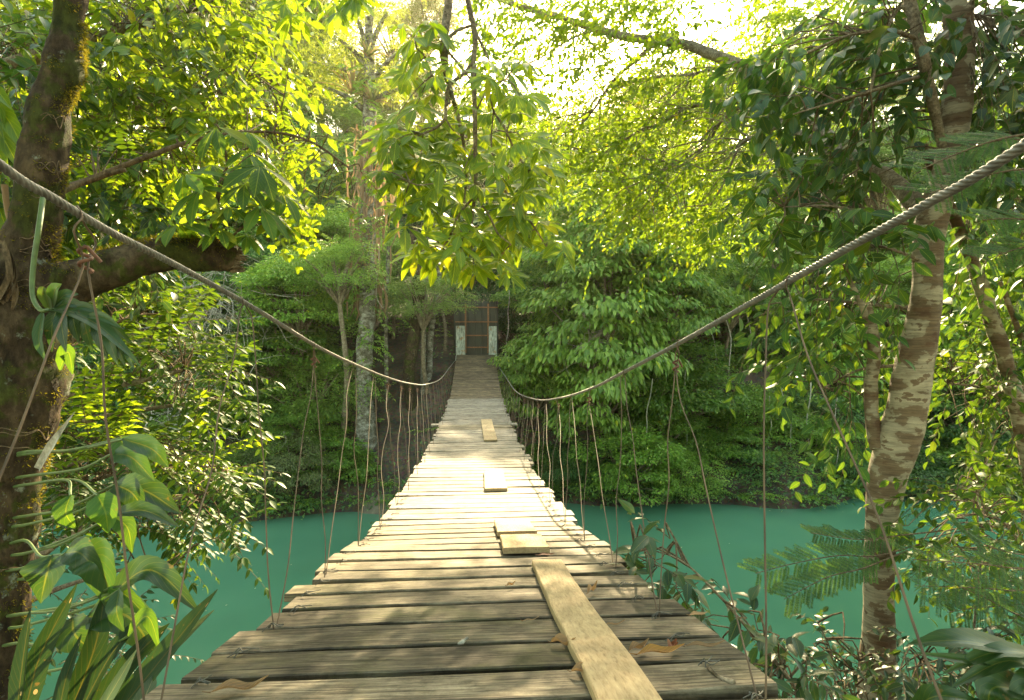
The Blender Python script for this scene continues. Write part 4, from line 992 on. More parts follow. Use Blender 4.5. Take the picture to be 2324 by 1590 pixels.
# palm above the shelter, right of the hanging branch
pc = at(1300, 350, 27); t = root('palm_tree', (pc.x, pc.y+.3, ground_z(pc.x, pc.y)), 'grey-green feather palm half hidden behind the hanging branch, below the low sun', 'palm tree')
mb = MB(); tube(mb, [Vector(t.location)-Vector((0, 0, .2)), Vector((pc.x+.1, pc.y+.2, pc.z-3)), pc], [.2, .16, .14], 10, 5, .1, 4); part(mb, 'trunk', M['palebark'], t)
RNG = np.random.default_rng(31)
for tx, ty, dY in ((1180, 400, -1), (1190, 455, -.5), (1240, 310, 0), (1330, 280, .5), (1380, 330, 0), (1370, 420, -1), (1290, 470, -1.4), (1150, 340, .8), (1320, 250, 1)):
    e = at(tx, ty, 27+dY); m_ = pc.lerp(e, .5)+Vector((0, 0, .55)); L = Leaves(); mb = MB(); P, _ = catmull([pc, m_, e], 12)
    tube(mb, P, [.03, .008], 4, 1)
    for i in range(2, len(P)-1):
        d = (P[i+1]-P[i-1]).normalized(); s_ = d.cross(Vector((0, 0, 1))).normalized()
        for q in (-1, 1):
            for h in (0, .5):
                b_ = P[i].lerp(P[i+1], h); L.add(list(b_), list(s_*q*.75+d*.5-Vector((0, 0, .75))), list(Vector((0, 0, 1))+s_*.2), 1.0*(1-abs(i/len(P)-.5)*.8))
    L.to(mb, (T_FAR[0]*np.array([.11, 1, .3]),)+T_FAR[1:]); part(mb, 'frond', M['palm'], t, False)
# dead pale thicket on the left and the bare dead branch right of the cable sag
def deadtwigs(cx, cy, Y, rx, ry, n, label, seed, r=.012, nm='dead_thicket'):
    rr = random.Random(seed); c = at(cx, cy, Y); mb = MB(); k = Y/FPX
    for i in range(n):
        p = at(cx+rr.gauss(0, rx*.45), cy+rr.gauss(0, ry*.45), Y+rr.uniform(-.8, .8)); P = [p]; d = Vector((rr.gauss(0, 1), rr.gauss(0, .6), rr.gauss(-.5, .7))).normalized()
        for q in range(6): d = (d+Vector((rr.gauss(0, .45), rr.gauss(0, .4), rr.gauss(-.06, .4)))).normalized(); P.append(P[-1]+d*rx*k*.22)
        tube(mb, P, [r, r*.3], 4, 1, cap=False)
    o = mb.build(nm, M['deadwood'], origin=c); tag(o, label, 'dead branches'); return o
deadtwigs(480, 700, 19.2, 120, 150, 150, 'tangle of pale bare twigs behind the left cable, above the leafy shrub', 1)
deadtwigs(450, 880, 18.6, 90, 60, 50, 'small pale bare tangle behind the left shrub, below the big one', 2)
deadtwigs(360, 960, 17.6, 110, 70, 40, 'crooked whitish dead twigs low behind the left shrub', 8, .016)
t0 = at(1420, 640, 18.6); mb = MB(); rr = random.Random(6)
limb(mb, [(1438, 600, 18.8, 5), (1425, 660, 18.6, 5), (1400, 720, 18.3, 6), (1350, 765, 18.0, 6), (1318, 790, 17.8, 5)], 6)
for k in range(34):
    sx, sy = rr.choice([(1400, 725), (1350, 765), (1318, 790), (1340, 772), (1372, 748)]); p = at(sx, sy, 18); P = [p]; d = Vector((rr.gauss(-.1, .9), rr.gauss(-.2, .4), rr.gauss(-.7, .4))).normalized()
    for q in range(6): d = (d+Vector((rr.gauss(0, .35), rr.gauss(0, .3), rr.gauss(0, .3)))).normalized(); P.append(P[-1]+d*.26)
    tube(mb, P, [.014, .004], 4, 1, cap=False)
tag(mb.build('dead_branch', M['deadwood'], origin=at(1400, 720, 18.3)), 'bare whitish branch fanning out above the right cable sag', 'dead branch')
# lianas hanging in the dark parts of the grove
lr = random.Random(17)
for k, (x, y0, y1, Y) in enumerate([(1655, 720, 1010, 20.5), (1620, 560, 820, 21.5), (1790, 840, 1120, 18.2), (1745, 900, 1100, 18.3), (1560, 820, 1010, 18.2), (1470, 860, 1080, 17.6), (1152, 660, 800, 21.5), (860, 560, 700, 19), (1840, 780, 1130, 18), (1900, 900, 1140, 17.8), (640, 980, 1120, 18), (1700, 620, 860, 21)]):
    mb = MB(); P = [at(x+lr.gauss(0, 5), y0+(y1-y0)*q/6, Y+lr.gauss(0, .1)) for q in range(7)]; tube(mb, P, lr.uniform(.011, .02), 5, 3)
    where = ['in the dark hollow right of centre', 'left of the cool shadowed tree', 'behind the right hanger wires, lower', 'above the dark right water', 'behind the second right hanger', 'over the bright waterline bush', 'just right of the shelter', 'beside the pale tall trunk', 'left of the patchy trunk, long', 'closest to the patchy trunk', 'over the olive bushes left of the bridge', 'through the pale hillside crowns'][k]
    tag(mb.build('liana', M['deadwood'], origin=P[0]), 'thin hanging liana '+where, 'liana', 'lianas hanging beyond the river')
# ------------------------------------------------------------------ near bank plants
def ground_under(p): return ground_z(p.x, p.y)
rr = random.Random(77)
# --- mossy tree at the left edge
b = at(10, 1590, 2.75); gz = ground_z(b.x, b.y)
mt = root('mossy_tree', (b.x, b.y, gz), 'thick mossy tree trunk with a broken-off branch at the left edge', 'tree')
mb = MB(); pw = [(170, -60, 2.9, 52), (163, 0, 2.9, 54), (150, 90, 2.88, 60), (143, 150, 2.86, 72), (122, 215, 2.84, 68), (106, 290, 2.82, 82), (94, 380, 2.8, 84), (84, 470, 2.8, 84), (66, 560, 2.8, 100), (62, 640, 2.8, 150), (54, 720, 2.78, 165), (50, 850, 2.76, 165), (34, 960, 2.75, 150), (18, 1080, 2.75, 120), (10, 1200, 2.75, 112), (4, 1400, 2.75, 96), (0, 1600, 2.75, 96)]
P = [at(a, b_, c) for a, b_, c, w in pw]+[Vector((b.x-.05, b.y, gz-.3))]; R = [w/2*c/FPX for a, b_, c, w in pw]+[.17]
tube(mb, P, R, 40, 9, .16, 7, seed=3); trunk_pts = (P, R)
part(mb, 'trunk', M['trunk_moss'], mt)
mb = MB(); bp = [(80, 668, 2.8, 130), (130, 650, 2.82, 105), (200, 628, 2.86, 88), (290, 596, 2.9, 78), (380, 578, 2.95, 70), (460, 578, 3.0, 68), (520, 585, 3.03, 66), (534, 588, 3.04, 52)]
limb(mb, bp, 30, 9, .2, 9, seed=8); part(mb, 'broken_branch', M['trunk_moss'], mt)
mb = MB(); e0 = at(530, 588, 3.04); dx = (at(560, 590, 3.05)-e0).normalized()
for k in range(46):
    a = rr.uniform(0, 6.28); q = rr.random()**.5*.055; o = e0+Vector((0, math.cos(a)*q, math.sin(a)*q*1.15)); l = rr.uniform(.015, .06)
    tube(mb, [o-dx*.02, o+dx*l*.5+Vector((0, rr.gauss(0, .004), rr.gauss(0, .005))), o+dx*l], [rr.uniform(.007, .013), .006, .0015], 5, 2, cap=False)
part(mb, 'splintered_end', M['limbbark'], mt)
# moss tufts on the lit edge and the upper side of the branch
def tufts(pw, n, side, name, parent, sz=.016):
    global RNG
    RNG = np.random.default_rng(len(pw)+n); L = Leaves(); P, ts = catmull([at(a, b_, c) for a, b_, c, w in pw], 8); rad = np.interp(ts, range(len(pw)), [w/2*c/FPX for a, b_, c, w in pw])
    for k in range(n):
        i = rr.randrange(1, len(P)-1); t = (P[i+1]-P[i-1]).normalized(); a = rr.gauss(side, .75)
        u = t.cross(Vector((0, 1, 0))).normalized(); v = t.cross(u).normalized()
        if u.x < 0: u = -u
        if v.y > 0: v = -v
        d = u*math.cos(a)-v*math.sin(a); p = P[i].lerp(P[i+1], rr.random())+d*rad[i]*rr.uniform(.93, 1.06)
        if noise.noise(p*9) < -.08: continue
        m = 5
        L.add(np.array(list(p))+rnd(m, .007), np.array(list(d))+rnd(m, .55)-np.array([0, 0, .25]), rnd(m), sz*RNG.uniform(.5, 1.2, m))
    mb = MB(); L.to(mb, (T_SLIM[0]*np.array([.8, 1, 1]),)+T_SLIM[1:]); part(mb, name, M['moss'], parent, False)
tufts([q for q in pw[1:12]], 2200, .1, 'moss', mt)
tufts([q for q in pw[11:17]], 900, .2, 'moss', mt)
def tufts_up(pw, n, parent):
    L = Leaves(); P, ts = catmull([at(a, b_, c) for a, b_, c, w in pw], 8); rad = np.interp(ts, range(len(pw)), [w/2*c/FPX for a, b_, c, w in pw])
    for k in range(n):
        i = rr.randrange(1, len(P)-1); a = rr.gauss(0, .9); d = Vector((0, -math.sin(a), math.cos(a))); p = P[i].lerp(P[i+1], rr.random())+d*rad[i]*rr.uniform(.95, 1.08)
        if noise.noise(p*7) < -.05: continue
        m = 5; L.add(np.array(list(p))+rnd(m, .007), np.array(list(d))+rnd(m, .5), rnd(m), .014*RNG.uniform(.5, 1.2, m))
    mb = MB(); L.to(mb, (T_SLIM[0]*np.array([.8, 1, 1]),)+T_SLIM[1:]); part(mb, 'moss', M['moss'], parent, False)
tufts_up(bp, 1700, mt)
# vine stems gripping the trunk
for k in range(15):
    y = rr.choice([255, 262, 375, 430, 470, 500, 540, 560, 640, 830, 965, 985, 1010, 1175, 1290])+rr.uniform(-6, 6)
    i = min(range(len(pw)), key=lambda q: abs(pw[q][1]-y)); c = pw[i]; mb = MB(); P = []
    for q in range(9):
        a = math.pi*(q/8); r_ = c[3]/2*1.03; P.append(at(c[0]-r_*math.cos(a), y+q*rr.uniform(-1, 5)+3*math.sin(q), c[2]-math.sin(a)*r_*c[2]/FPX))
    tube(mb, P, [.0022, .0035, .002], 5, 3); part(mb, 'clinging_root', M['twigbark'], mt)

# --- big single leaves
def big_leaf(p0, p1, p2, width, mat, parent, stem=None, facing=(0, -1, .4), tmpl_peak=.36, fold=.22, name='leaf', waver=.06):
    """blade from base p0 over p1 to tip p2"""
    mb = MB(); W = []
    for k in range(9):
        t = k/8; W.append(max(.004, width*math.sin(math.pi*min(1, t**(math.log(.5)/math.log(tmpl_peak))))**.8))
    W[0] = width*.12
    P, _ = catmull([p0, p1, p2], 4); ribbon(mb, P, W, facing, fold, 2, waver)
    o = part(mb, name, mat, parent)
    if stem:
        mb = MB(); tube(mb, stem+[p0], [.007, .0045], 7, 6); part(mb, 'petiole', M['stem'], parent)
    return o
# split-leaf climber on the mossy trunk
v0 = at(70, 600, 2.6)
sc = root('split_leaf_climber', (v0.x, v0.y, v0.z), 'climbing plant with one large drooping split leaf on the mossy trunk, below the broken branch', 'climbing plant')
mb = MB(); tube(mb, [at(98, 450, 2.58), at(88, 520, 2.5), at(76, 600, 2.48), at(74, 670, 2.45), at(92, 704, 2.42), at(115, 703, 2.4)], [.011, .008], 8, 6); part(mb, 'petiole', M['stem'], sc)
mb = MB(); mid = [at(112, 702, 2.4), at(160, 708, 2.38), at(225, 740, 2.36), at(290, 800, 2.34), at(318, 832, 2.34)]; P, _ = catmull(mid, 8)
ribbon(mb, P, [.05, .07, .055, .02, .004], (0, -.6, 1), .15, 2)
def lobe(a, b_, w, up=(0, -.9, .35)): ribbon(mb, [a, a.lerp(b_, .5)+Vector((0, -.01, .02)), b_], [w*.5, w, w*.85, .003], up, .18, 6, .03)
for (bx_, by_, tx, ty, w) in [(128, 704, 118, 800, .052), (140, 706, 150, 800, .05), (165, 712, 180, 780, .045), (190, 722, 210, 800, .045), (215, 735, 245, 815, .043), (240, 752, 268, 830, .038), (262, 775, 285, 832, .032), (285, 797, 305, 838, .025),
                              (112, 700, 105, 655, .055), (118, 698, 140, 645, .05), (122, 698, 178, 668, .045), (125, 700, 200, 700, .04), (150, 703, 235, 712, .035), (200, 718, 275, 745, .032), (235, 738, 300, 780, .03)]:
    lobe(at(bx_, by_, 2.38), at(tx, ty, 2.38+rr.uniform(-.05, .05)), w*1.1)
part(mb, 'split_leaf', M['lf_gloss'], sc)
big_leaf(at(98, 706, 2.42), at(88, 770, 2.38), at(104, 820, 2.36), .04, M['lf_gloss'], sc)
big_leaf(at(135, 840, 2.5), at(155, 800, 2.45), at(165, 850, 2.45), .07, M['lf_bright'], sc)
# lit lobed leaves behind the trunk at the far left
ll = root('lobed_leaf_plant', (at(-60, 600, 3.6)), 'plant with glowing yellow lobed leaves behind the left edge of the mossy trunk', 'climbing plant')
for (x0, y0, x1, y1, x2, y2, w) in [(-25, 230, 20, 275, 60, 355, .10), (-30, 260, 5, 310, 50, 392, .10), (-40, 270, -8, 330, 22, 415, .09), (-60, 300, -20, 390, -2, 450, .09), (-20, 190, 5, 220, 28, 250, .06), (-40, 220, -5, 240, 10, 320, .07), (-30, 420, 0, 480, 28, 560, .09), (-50, 500, -5, 540, 35, 600, .09)]:
    big_leaf(at(x0, y0, 3.4), at(x1, y1, 3.35), at(x2, y2, 3.3), w, M['lf_lime'], ll, facing=(.2, -1, .5))
mb = MB(); tube(mb, [at(10, 420, 2.9), at(22, 500, 2.9), at(58, 580, 2.85)], [.014, .008], 7, 5); part(mb, 'petiole', M['lf_dead'], ll)
for k in range(9):
    a = at(rr.uniform(-10, 30), rr.uniform(540, 640), 2.62); mb = MB(); ribbon(mb, [a, a+Vector((rr.gauss(0, .05), -.03, -.12)), a+Vector((rr.gauss(0, .06), 0, -rr.uniform(.2, .3)))], [.012, .035, .006], (0, -1, .2), .4, 4, .2); part(mb, 'withered_leaf', M['twigbark'], ll)

# --- heart-leaved climber low on the trunk: long stalks reaching right, big hanging leaves
hc = root('heart_leaf_climber', at(40, 1250, 2.5), 'climber with long curved stalks and large glossy hanging leaves low on the mossy trunk', 'climbing plant')
S = 2.15
data = [  # stalk start, stalk mid, leaf base, leaf mid, tip, width, material
    ((60, 1228), (90, 1262), (118, 1262), (105, 1310), (92, 1370), .13, 'lf_gloss'),
    ((50, 1290), (120, 1262), (172, 1265), (225, 1280), (262, 1400), .12, 'lf_gloss'),
    ((55, 1393), (140, 1385), (255, 1345), (345, 1295), (452, 1390), .085, 'lf_gloss'),
    ((60, 1393), (180, 1370), (248, 1335), (290, 1355), (355, 1425), .045, 'lf_mid'),
    ((45, 1460), (110, 1462), (165, 1402), (170, 1440), (205, 1475), .115, 'lf_gloss'),
    ((50, 1460), (120, 1468), (200, 1400), (290, 1400), (362, 1500), .13, 'lf_gloss'),
    ((60, 1532), (170, 1510), (290, 1445), (335, 1400), (365, 1480), .05, 'lf_mid'),
    ((70, 1170), (150, 1155), (260, 1100), (300, 1120), (330, 1165), .075, 'lf_gloss'),
    ((66, 1190), (180, 1160), (262, 1105), (330, 1115), (408, 1165), .10, 'lf_gloss'),
    ((70, 1025), (160, 1022), (272, 995), (295, 1030), (315, 1062), .08, 'lf_mid'),
    ((70, 1030), (180, 1020), (280, 997), (345, 1020), (382, 1060), .06, 'lf_gloss'),
    ((66, 1100), (150, 1090), (160, 1125), (150, 1165), (172, 1200), .065, 'lf_mid'),
    ((66, 1100), (170, 1090), (222, 1125), (240, 1165), (245, 1210), .08, 'lf_mid'),
    ((70, 1080), (180, 1065), (255, 1030), (300, 1040), (350, 1092), .07, 'lf_gloss'),
    ((64, 1255), (150, 1230), (262, 1165), (330, 1160), (405, 1195), .05, 'lf_gloss'),
    ((64, 1255), (160, 1220), (258, 1172), (290, 1200), (300, 1255), .06, 'lf_mid'),
    ((60, 1420), (200, 1380), (270, 1340), (265, 1390), (282, 1435), .05, 'lf_gloss'),
    ((80, 1310), (120, 1275), (150, 1255), (190, 1262), (250, 1350), .09, 'lf_gloss')]
for s, m_, b0_, b1, tip, w, mt_ in data:
    dd = rr.uniform(-.15, .15)
    big_leaf(at(*b0_, S+dd), at(*b1, S+dd-.04), at(*tip, S+dd-.02), w*1.15, M[mt_], hc, [at(s[0]-38, s[1]+6, 2.68), at(s[0], s[1], 2.55), at(*m_, 2.35)], facing=(rr.uniform(-.3, .3), -.75, .75))
# pale dry sheath
mb = MB(); ribbon(mb, [at(88, 1065, 2.4), at(120, 1010, 2.38), at(170, 935, 2.36)], [.03, .035, .003], (0, -1, .3), .3, 6); part(mb, 'dry_sheath', M['deadwood'], hc)

# --- sword-leaved plant, bottom left
sp = root('sword_leaf_plant', at(190, 1640, 2.1), 'plant with long stiff sword leaves full of tan holes at the bottom left corner', 'plant')
for (x0, y0, x1, y1, x2, y2, w, mt_) in [(250, 1640, 380, 1480, 494, 1338, 46, 'lf_strap'), (235, 1640, 360, 1500, 486, 1385, 30, 'lf_strap_pale'), (150, 1640, 215, 1470, 240, 1335, 42, 'lf_strap'), (60, 1600, 95, 1480, 175, 1325, 40, 'lf_strap'),
                                         (190, 1650, 300, 1500, 385, 1415, 40, 'lf_strap'), (160, 1660, 250, 1490, 330, 1395, 36, 'lf_strap'), (200, 1660, 260, 1560, 310, 1475, 22, 'lf_strap_pale'), (300, 1640, 330, 1580, 352, 1530, 34, 'lf_strap_pale'), (130, 1640, 150, 1540, 185, 1440, 26, 'lf_strap'), (40, 1600, 52, 1500, 70, 1380, 34, 'lf_strap')]:
    D = 1.85+rr.uniform(0, .3); mb = MB(); k = D/FPX*w*1.25
    ribbon(mb, [at(x0, y0, D), at(x1, y1, D+.05), at(x2, y2, D+.12)], [k*.8, k, k*.9, k*.65, .003], (rr.uniform(-.6, .6), -1, .25), .2, 9)
    part(mb, 'sword_leaf', M[mt_], sp)

# --- generic leafy masses on the near bank
def mass(poly, D0, D1, n, kind, leaf, label, tmpl, mat, seed, name='leafy_tree', cat='tree', group=None, base=None, limbs=(), wood='limbbark', length=.5, per=9, dirb=(0, 0, 0), droop=.4, limbseg=8, twr=.003, wood_on=True, jitdir=.6, upb=.6, tagline=None):
    global RNG
    RNG = np.random.default_rng(seed); r2 = random.Random(seed)
    bx_, by_, bD = base if base else (np.mean([q[0] for q in poly]), 1700, (D0+D1)/2)
    bb = at(bx_, by_, bD); gz = min(ground_z(bb.x, bb.y), bb.z)
    t = root(name, (bb.x, bb.y, max(gz, -.3)), label, cat, group)
    L = Leaves(); wd = MB(); lp = []
    for lb in limbs:
        mbb = MB(); pts = limb(mbb, lb, limbseg, 7, .10, 12, seed=seed); part(mbb, 'limb', M[wood], t); lp += pts
    for q in inpoly(poly, n, RNG):
        D = RNG.uniform(D0, D1); p = at(q[0], q[1], D); s = RNG.uniform(.8, 1.2)
        if lp and r2.random() < .8:
            o = min(lp, key=lambda a: (a-p).length); d = (p-o); dl = d.length
            if dl > .05 and wood_on and dl < 2.2:
                m_ = o.lerp(p, .5)+Vector((r2.gauss(0, .05), r2.gauss(0, .05), r2.uniform(0, .12)))
                tube(wd, [o, m_, p], [max(twr*2.2, .004), twr], 4, 2, cap=False)
            d = d.normalized() if dl > .01 else Vector((0, -1, 0))
        else: d = Vector((r2.gauss(0, 1), r2.gauss(0, 1), r2.gauss(0, .4)))
        d = np.array(list(d))+np.array(dirb)+RNG.normal(0, jitdir, 3)
        if kind == 'twig': twig(L, p, d, length*s, per, leaf, droop, .3, wd, twr, upb=upb)
        elif kind == 'frond': frond(L, p, d, (0, 0, 1), length*s, per, leaf, droop, .9, .12, True, wd, twr)
        elif kind == 'rosette': rosette(L, p, np.array([0, -.35, .9])+RNG.normal(0, .35, 3), leaf*s, per, .45)
    mb = MB(); L.to(mb, tmpl); part(mb, 'crown', M[mat], t, True)
    if wd.n: part(wd, 'twigs', M['twigbark'], t)
    return t

# upper left: tree of narrow leaflets, lit from behind
mass([(-40, -60), (560, -60), (560, 90), (640, 170), (600, 300), (480, 360), (330, 420), (300, 520), (120, 560), (-40, 560)], 4.4, 6.4, 560, 'twig', .13,
     'leafy tree with long drooping sprays of sunlit narrow leaves filling the upper left', T_POINT, 'lf_yellow', 41, base=(-300, 900, 5.5), length=.55, per=12,
     limbs=[[(-200, 300, 5.5, 60), (-40, 180, 5.4, 40), (120, 120, 5.3, 26), (300, 60, 5.2, 16), (450, 20, 5.1, 8)], [(-150, 330, 5.6, 34), (60, 300, 5.5, 22), (230, 260, 5.4, 16), (400, 230, 5.4, 9), (540, 200, 5.3, 5)],
            [(-100, 380, 5.6, 24), (100, 380, 5.5, 16), (300, 370, 5.4, 9), (430, 330, 5.3, 5)]], dirb=(.7, -.1, -.2), droop=.35)
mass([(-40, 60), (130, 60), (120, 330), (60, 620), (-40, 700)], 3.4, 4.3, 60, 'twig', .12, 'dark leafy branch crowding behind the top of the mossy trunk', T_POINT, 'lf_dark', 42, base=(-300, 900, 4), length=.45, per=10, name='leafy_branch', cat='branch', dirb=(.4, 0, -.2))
# middle left, under the branch, darker drooping oval leaves
mass([(190, 400), (430, 420), (420, 520), (330, 560), (210, 545), (150, 480)], 3.7, 4.4, 40, 'twig', .10, 'dark drooping oval leaves hanging under the left branch, above the broken stub', T_OVAL, 'lf_dark', 43, name='leafy_branch', cat='branch', base=(-200, 700, 4), length=.35, per=9, dirb=(.2, 0, -.9), droop=.6)
# round-leaved branch
mass([(150, 300), (300, 330), (440, 370), (520, 330), (560, 220), (640, 190), (650, 290), (790, 300), (830, 420), (800, 480), (690, 500), (560, 430), (400, 430), (250, 400), (160, 400)], 3.35, 3.9, 80, 'frond', .058,
     'branch with rounded paired leaves glowing yellow in the sun, reaching right from the mossy trunk', T_ROUND, 'lf_lime', 44, name='round_leaf_branch', cat='branch', base=(60, 700, 3.4), length=.30, per=6, droop=.25,
     limbs=[[(120, 440, 3.1, 22), (185, 415, 3.3, 14), (260, 385, 3.35, 12), (330, 358, 3.4, 12), (405, 330, 3.45, 10), (470, 312, 3.5, 8), (560, 300, 3.55, 6), (650, 305, 3.6, 6), (720, 330, 3.6, 5), (790, 380, 3.6, 4)],
            [(185, 418, 3.3, 12), (250, 395, 3.3, 11), (285, 386, 3.3, 9)], [(620, 300, 3.6, 4), (640, 240, 3.6, 3), (650, 190, 3.6, 2), (655, 150, 3.6, 1.5)]], wood='twigbark', twr=.002, jitdir=.4)
# lower left shrub with glossy pinnate leaves, catching the light
mass([(140, 640), (300, 640), (430, 700), (470, 810), (530, 880), (520, 950), (430, 960), (330, 900), (200, 880), (130, 800)], 4.3, 5.6, 150, 'frond', .115,
     'leafy shrub with bright pinnate sprays in flat tiers below the broken branch', T_POINT, 'lf_bright', 45, name='leafy_shrub', cat='shrub', base=(60, 1300, 4.8), length=.50, per=6, droop=.15, dirb=(.8, -.2, .1), jitdir=.35,
     limbs=[[(40, 1020, 4.8, 26), (150, 900, 4.9, 18), (300, 870, 4.9, 12), (420, 840, 4.9, 7)], [(40, 1020, 4.8, 20), (180, 960, 4.9, 14), (330, 930, 5.0, 10), (470, 910, 5.0, 5)], [(60, 960, 4.8, 16), (160, 780, 4.8, 10), (300, 720, 4.8, 6)]])
mass([(60, 950), (200, 980), (400, 1000), (530, 1050), (520, 1130), (500, 1260), (400, 1260), (300, 1200), (100, 1300), (60, 1200)], 3.9, 5.2, 165, 'frond', .10,
     'dark glossy lower shrub with bright edges, leaning over the water at the left', T_POINT, 'lf_mid', 46, name='leafy_shrub', cat='shrub', base=(40, 1500, 4.4), length=.45, per=6, droop=.15, dirb=(.8, -.2, .05), jitdir=.35,
     limbs=[[(20, 1330, 4.4, 22), (150, 1220, 4.5, 14), (320, 1150, 4.6, 9), (470, 1120, 4.6, 5)], [(20, 1250, 4.4, 18), (150, 1120, 4.5, 11), (330, 1060, 4.6, 7), (480, 1060, 4.6, 4)], [(30, 1380, 4.3, 16), (150, 1330, 4.2, 10), (300, 1290, 4.2, 6), (380, 1300, 4.2, 4)]])
mass([(60, 960), (200, 900), (330, 980), (420, 1000), (520, 1040), (480, 1090), (300, 1060), (80, 1080)], 4.0, 4.8, 60, 'frond', .10,
     'yellow-green pinnate sprays between the two left shrubs', T_POINT, 'lf_lime', 47, name='leafy_shrub', cat='shrub', base=(30, 1500, 4.5), length=.42, per=6, droop=.1, dirb=(.6, -.2, .3), jitdir=.4, limbs=[[(20, 1200, 4.4, 14), (150, 1060, 4.4, 9), (330, 1020, 4.4, 5)]])
mass([(80, 1300), (250, 1300), (330, 1420), (360, 1560), (200, 1590), (60, 1590)], 3.0, 3.8, 42, 'frond', .05, 'small dark pinnate sprays behind the sword leaves, bottom left', T_POINT, 'lf_gloss', 48, name='leafy_shrub', cat='shrub', base=(100, 1650, 3.2), length=.32, per=8, droop=.2, dirb=(.5, 0, .1))

# umbrella-leaved epiphyte standing on the broken branch
up = root('umbrella_leaf_plant', at(490, 553, 3.02), 'umbrella-leaved plant growing upright from the top of the broken branch', 'plant')
stems = [[(488, 556, 3.02, 9), (492, 480, 3.02, 8), (503, 410, 3.02, 7), (515, 370, 3.0, 6), (500, 300, 3.0, 3.5), (490, 282, 2.98, 3)], [(475, 556, 3.0, 12), (482, 500, 3.0, 7), (490, 455, 2.98, 5), (500, 410, 3.0, 4)], [(505, 556, 3.03, 8), (535, 530, 3.0, 5), (560, 505, 2.97, 4)],
         [(515, 372, 3.0, 3), (545, 345, 3.05, 3), (590, 325, 3.1, 3)], [(503, 420, 3, 3), (545, 370, 2.9, 3), (575, 350, 2.85, 2)], [(490, 450, 2.98, 3), (440, 420, 2.9, 2), (410, 390, 2.85, 2)], [(500, 480, 3, 3), (555, 470, 2.9, 2), (590, 480, 2.9, 2)], [(483, 500, 3, 3), (440, 500, 2.9, 3), (410, 515, 2.9, 2)], [(535, 530, 3, 3), (580, 500, 3, 3), (625, 490, 3, 2)]]
for s_ in stems:
    mb = MB(); limb(mb, s_, 7, 6, .05, 20); part(mb, 'stem', M['twigbark'], up)
RNG = np.random.default_rng(51)
for (x, y, D, r, ax) in [(492, 290, 2.98, 88, (-.1, -.5, .8)), (560, 345, 2.95, 80, (.2, -.5, .8)), (590, 378, 2.9, 95, (.3, -.4, .9)), (420, 395, 2.85, 92, (-.3, -.4, .9)), (455, 430, 2.85, 95, (-.2, -.5, .8)), (405, 510, 2.85, 95, (-.3, -.2, .9)), (555, 420, 2.9, 85, (0, -.4, .9)), (590, 470, 2.9, 90, (.3, -.4, .9)), (520, 470, 2.85, 80, (.1, -.3, .9)), (630, 505, 3.0, 80, (.4, -.3, .9)), (480, 375, 3.1, 80, (-.1, -.3, .9)), (560, 300, 3.15, 75, (.1, -.3, .9)), (640, 440, 3.1, 75, (.4, -.3, .9)), (500, 520, 2.85, 60, (0, -.5, .8)), (560, 535, 2.95, 55, (.3, -.5, .8))]:
    L = Leaves(); rosette(L, list(at(x, y, D)), ax, r*D/FPX, 8, .32, .08); mb = MB(); L.to(mb, T_OBOV); part(mb, 'leaf', M['lf_bright'], up)

# --- hanging umbrella-leaved branch, top centre
hb = root('hanging_branch', at(1040, -120, 4.2), 'leafy branch hanging down into the top centre with large yellow-green umbrella leaves', 'branch')
K = 4.1
stems = [[(1022, -120, 4.3, 20), (1018, 0, 4.25, 19), (1008, 90, 4.2, 17), (1008, 130, 4.2, 20), (1018, 190, 4.2, 12), (1038, 260, 4.2, 9), (1050, 315, 4.2, 7), (1058, 400, 4.2, 5), (1052, 470, 4.2, 4)],
         [(1055, -120, 4.0, 14), (1062, 0, 4.0, 12), (1078, 80, 4.0, 12), (1075, 140, 4.0, 11), (1077, 250, 4.0, 10), (1079, 350, 4.0, 9), (1079, 420, 4.0, 9), (1073, 480, 4.0, 7), (1066, 540, 4.0, 6)],
         [(1075, 140, 4.0, 7), (1050, 170, 4.0, 8), (1020, 195, 3.95, 8), (1012, 240, 3.95, 7), (1010, 268, 3.9, 7), (990, 290, 3.9, 6), (960, 305, 3.85, 5)],
         [(1010, 265, 3.9, 5), (1020, 285, 3.9, 4), (1030, 298, 3.9, 3)], [(1012, 240, 4, 5), (1020, 225, 4, 4), (980, 170, 4, 5), (965, 130, 4, 4), (945, 110, 4, 3)],
         [(1010, 95, 4.2, 8), (1035, 72, 4.2, 7), (1060, 62, 4.2, 6), (1085, 55, 4.2, 4)], [(1010, 110, 4.2, 7), (1040, 145, 4.1, 6), (1075, 190, 4.05, 5)], [(1076, 65, 4.1, 6), (1095, 105, 4.1, 6), (1110, 140, 4.1, 4)],
         [(1150, 300, 4.1, 5), (1170, 345, 4.1, 5), (1200, 385, 4.05, 5), (1240, 402, 4.0, 4)], [(1077, 260, 4, 4), (1110, 200, 4.1, 4), (1150, 180, 4.1, 3)], [(1110, 200, 4.1, 4), (1120, 250, 4.1, 4), (1150, 300, 4.1, 4)],
         [(1130, 400, 4, 6), (1150, 440, 4, 6), (1180, 470, 4, 5), (1215, 520, 4, 4), (1240, 560, 4, 3)], [(1120, 250, 4.1, 3), (1115, 330, 4.1, 4), (1130, 400, 4, 5)], [(1073, 450, 3.95, 6), (1040, 490, 3.9, 6), (1020, 540, 3.9, 5), (1005, 560, 3.9, 4)],
         [(1076, 440, 4, 4), (1110, 490, 3.95, 5), (1130, 530, 3.9, 5), (1160, 555, 3.9, 3)], [(1075, 330, 4, 3), (1040, 400, 3.9, 3), (960, 420, 3.85, 3), (930, 415, 3.85, 3)]]
for s_ in stems:
    mb = MB(); limb(mb, s_, 9, 6, .18, 30, k=1.0); part(mb, 'stem', M['limbbark'], hb)
RNG = np.random.default_rng(61)
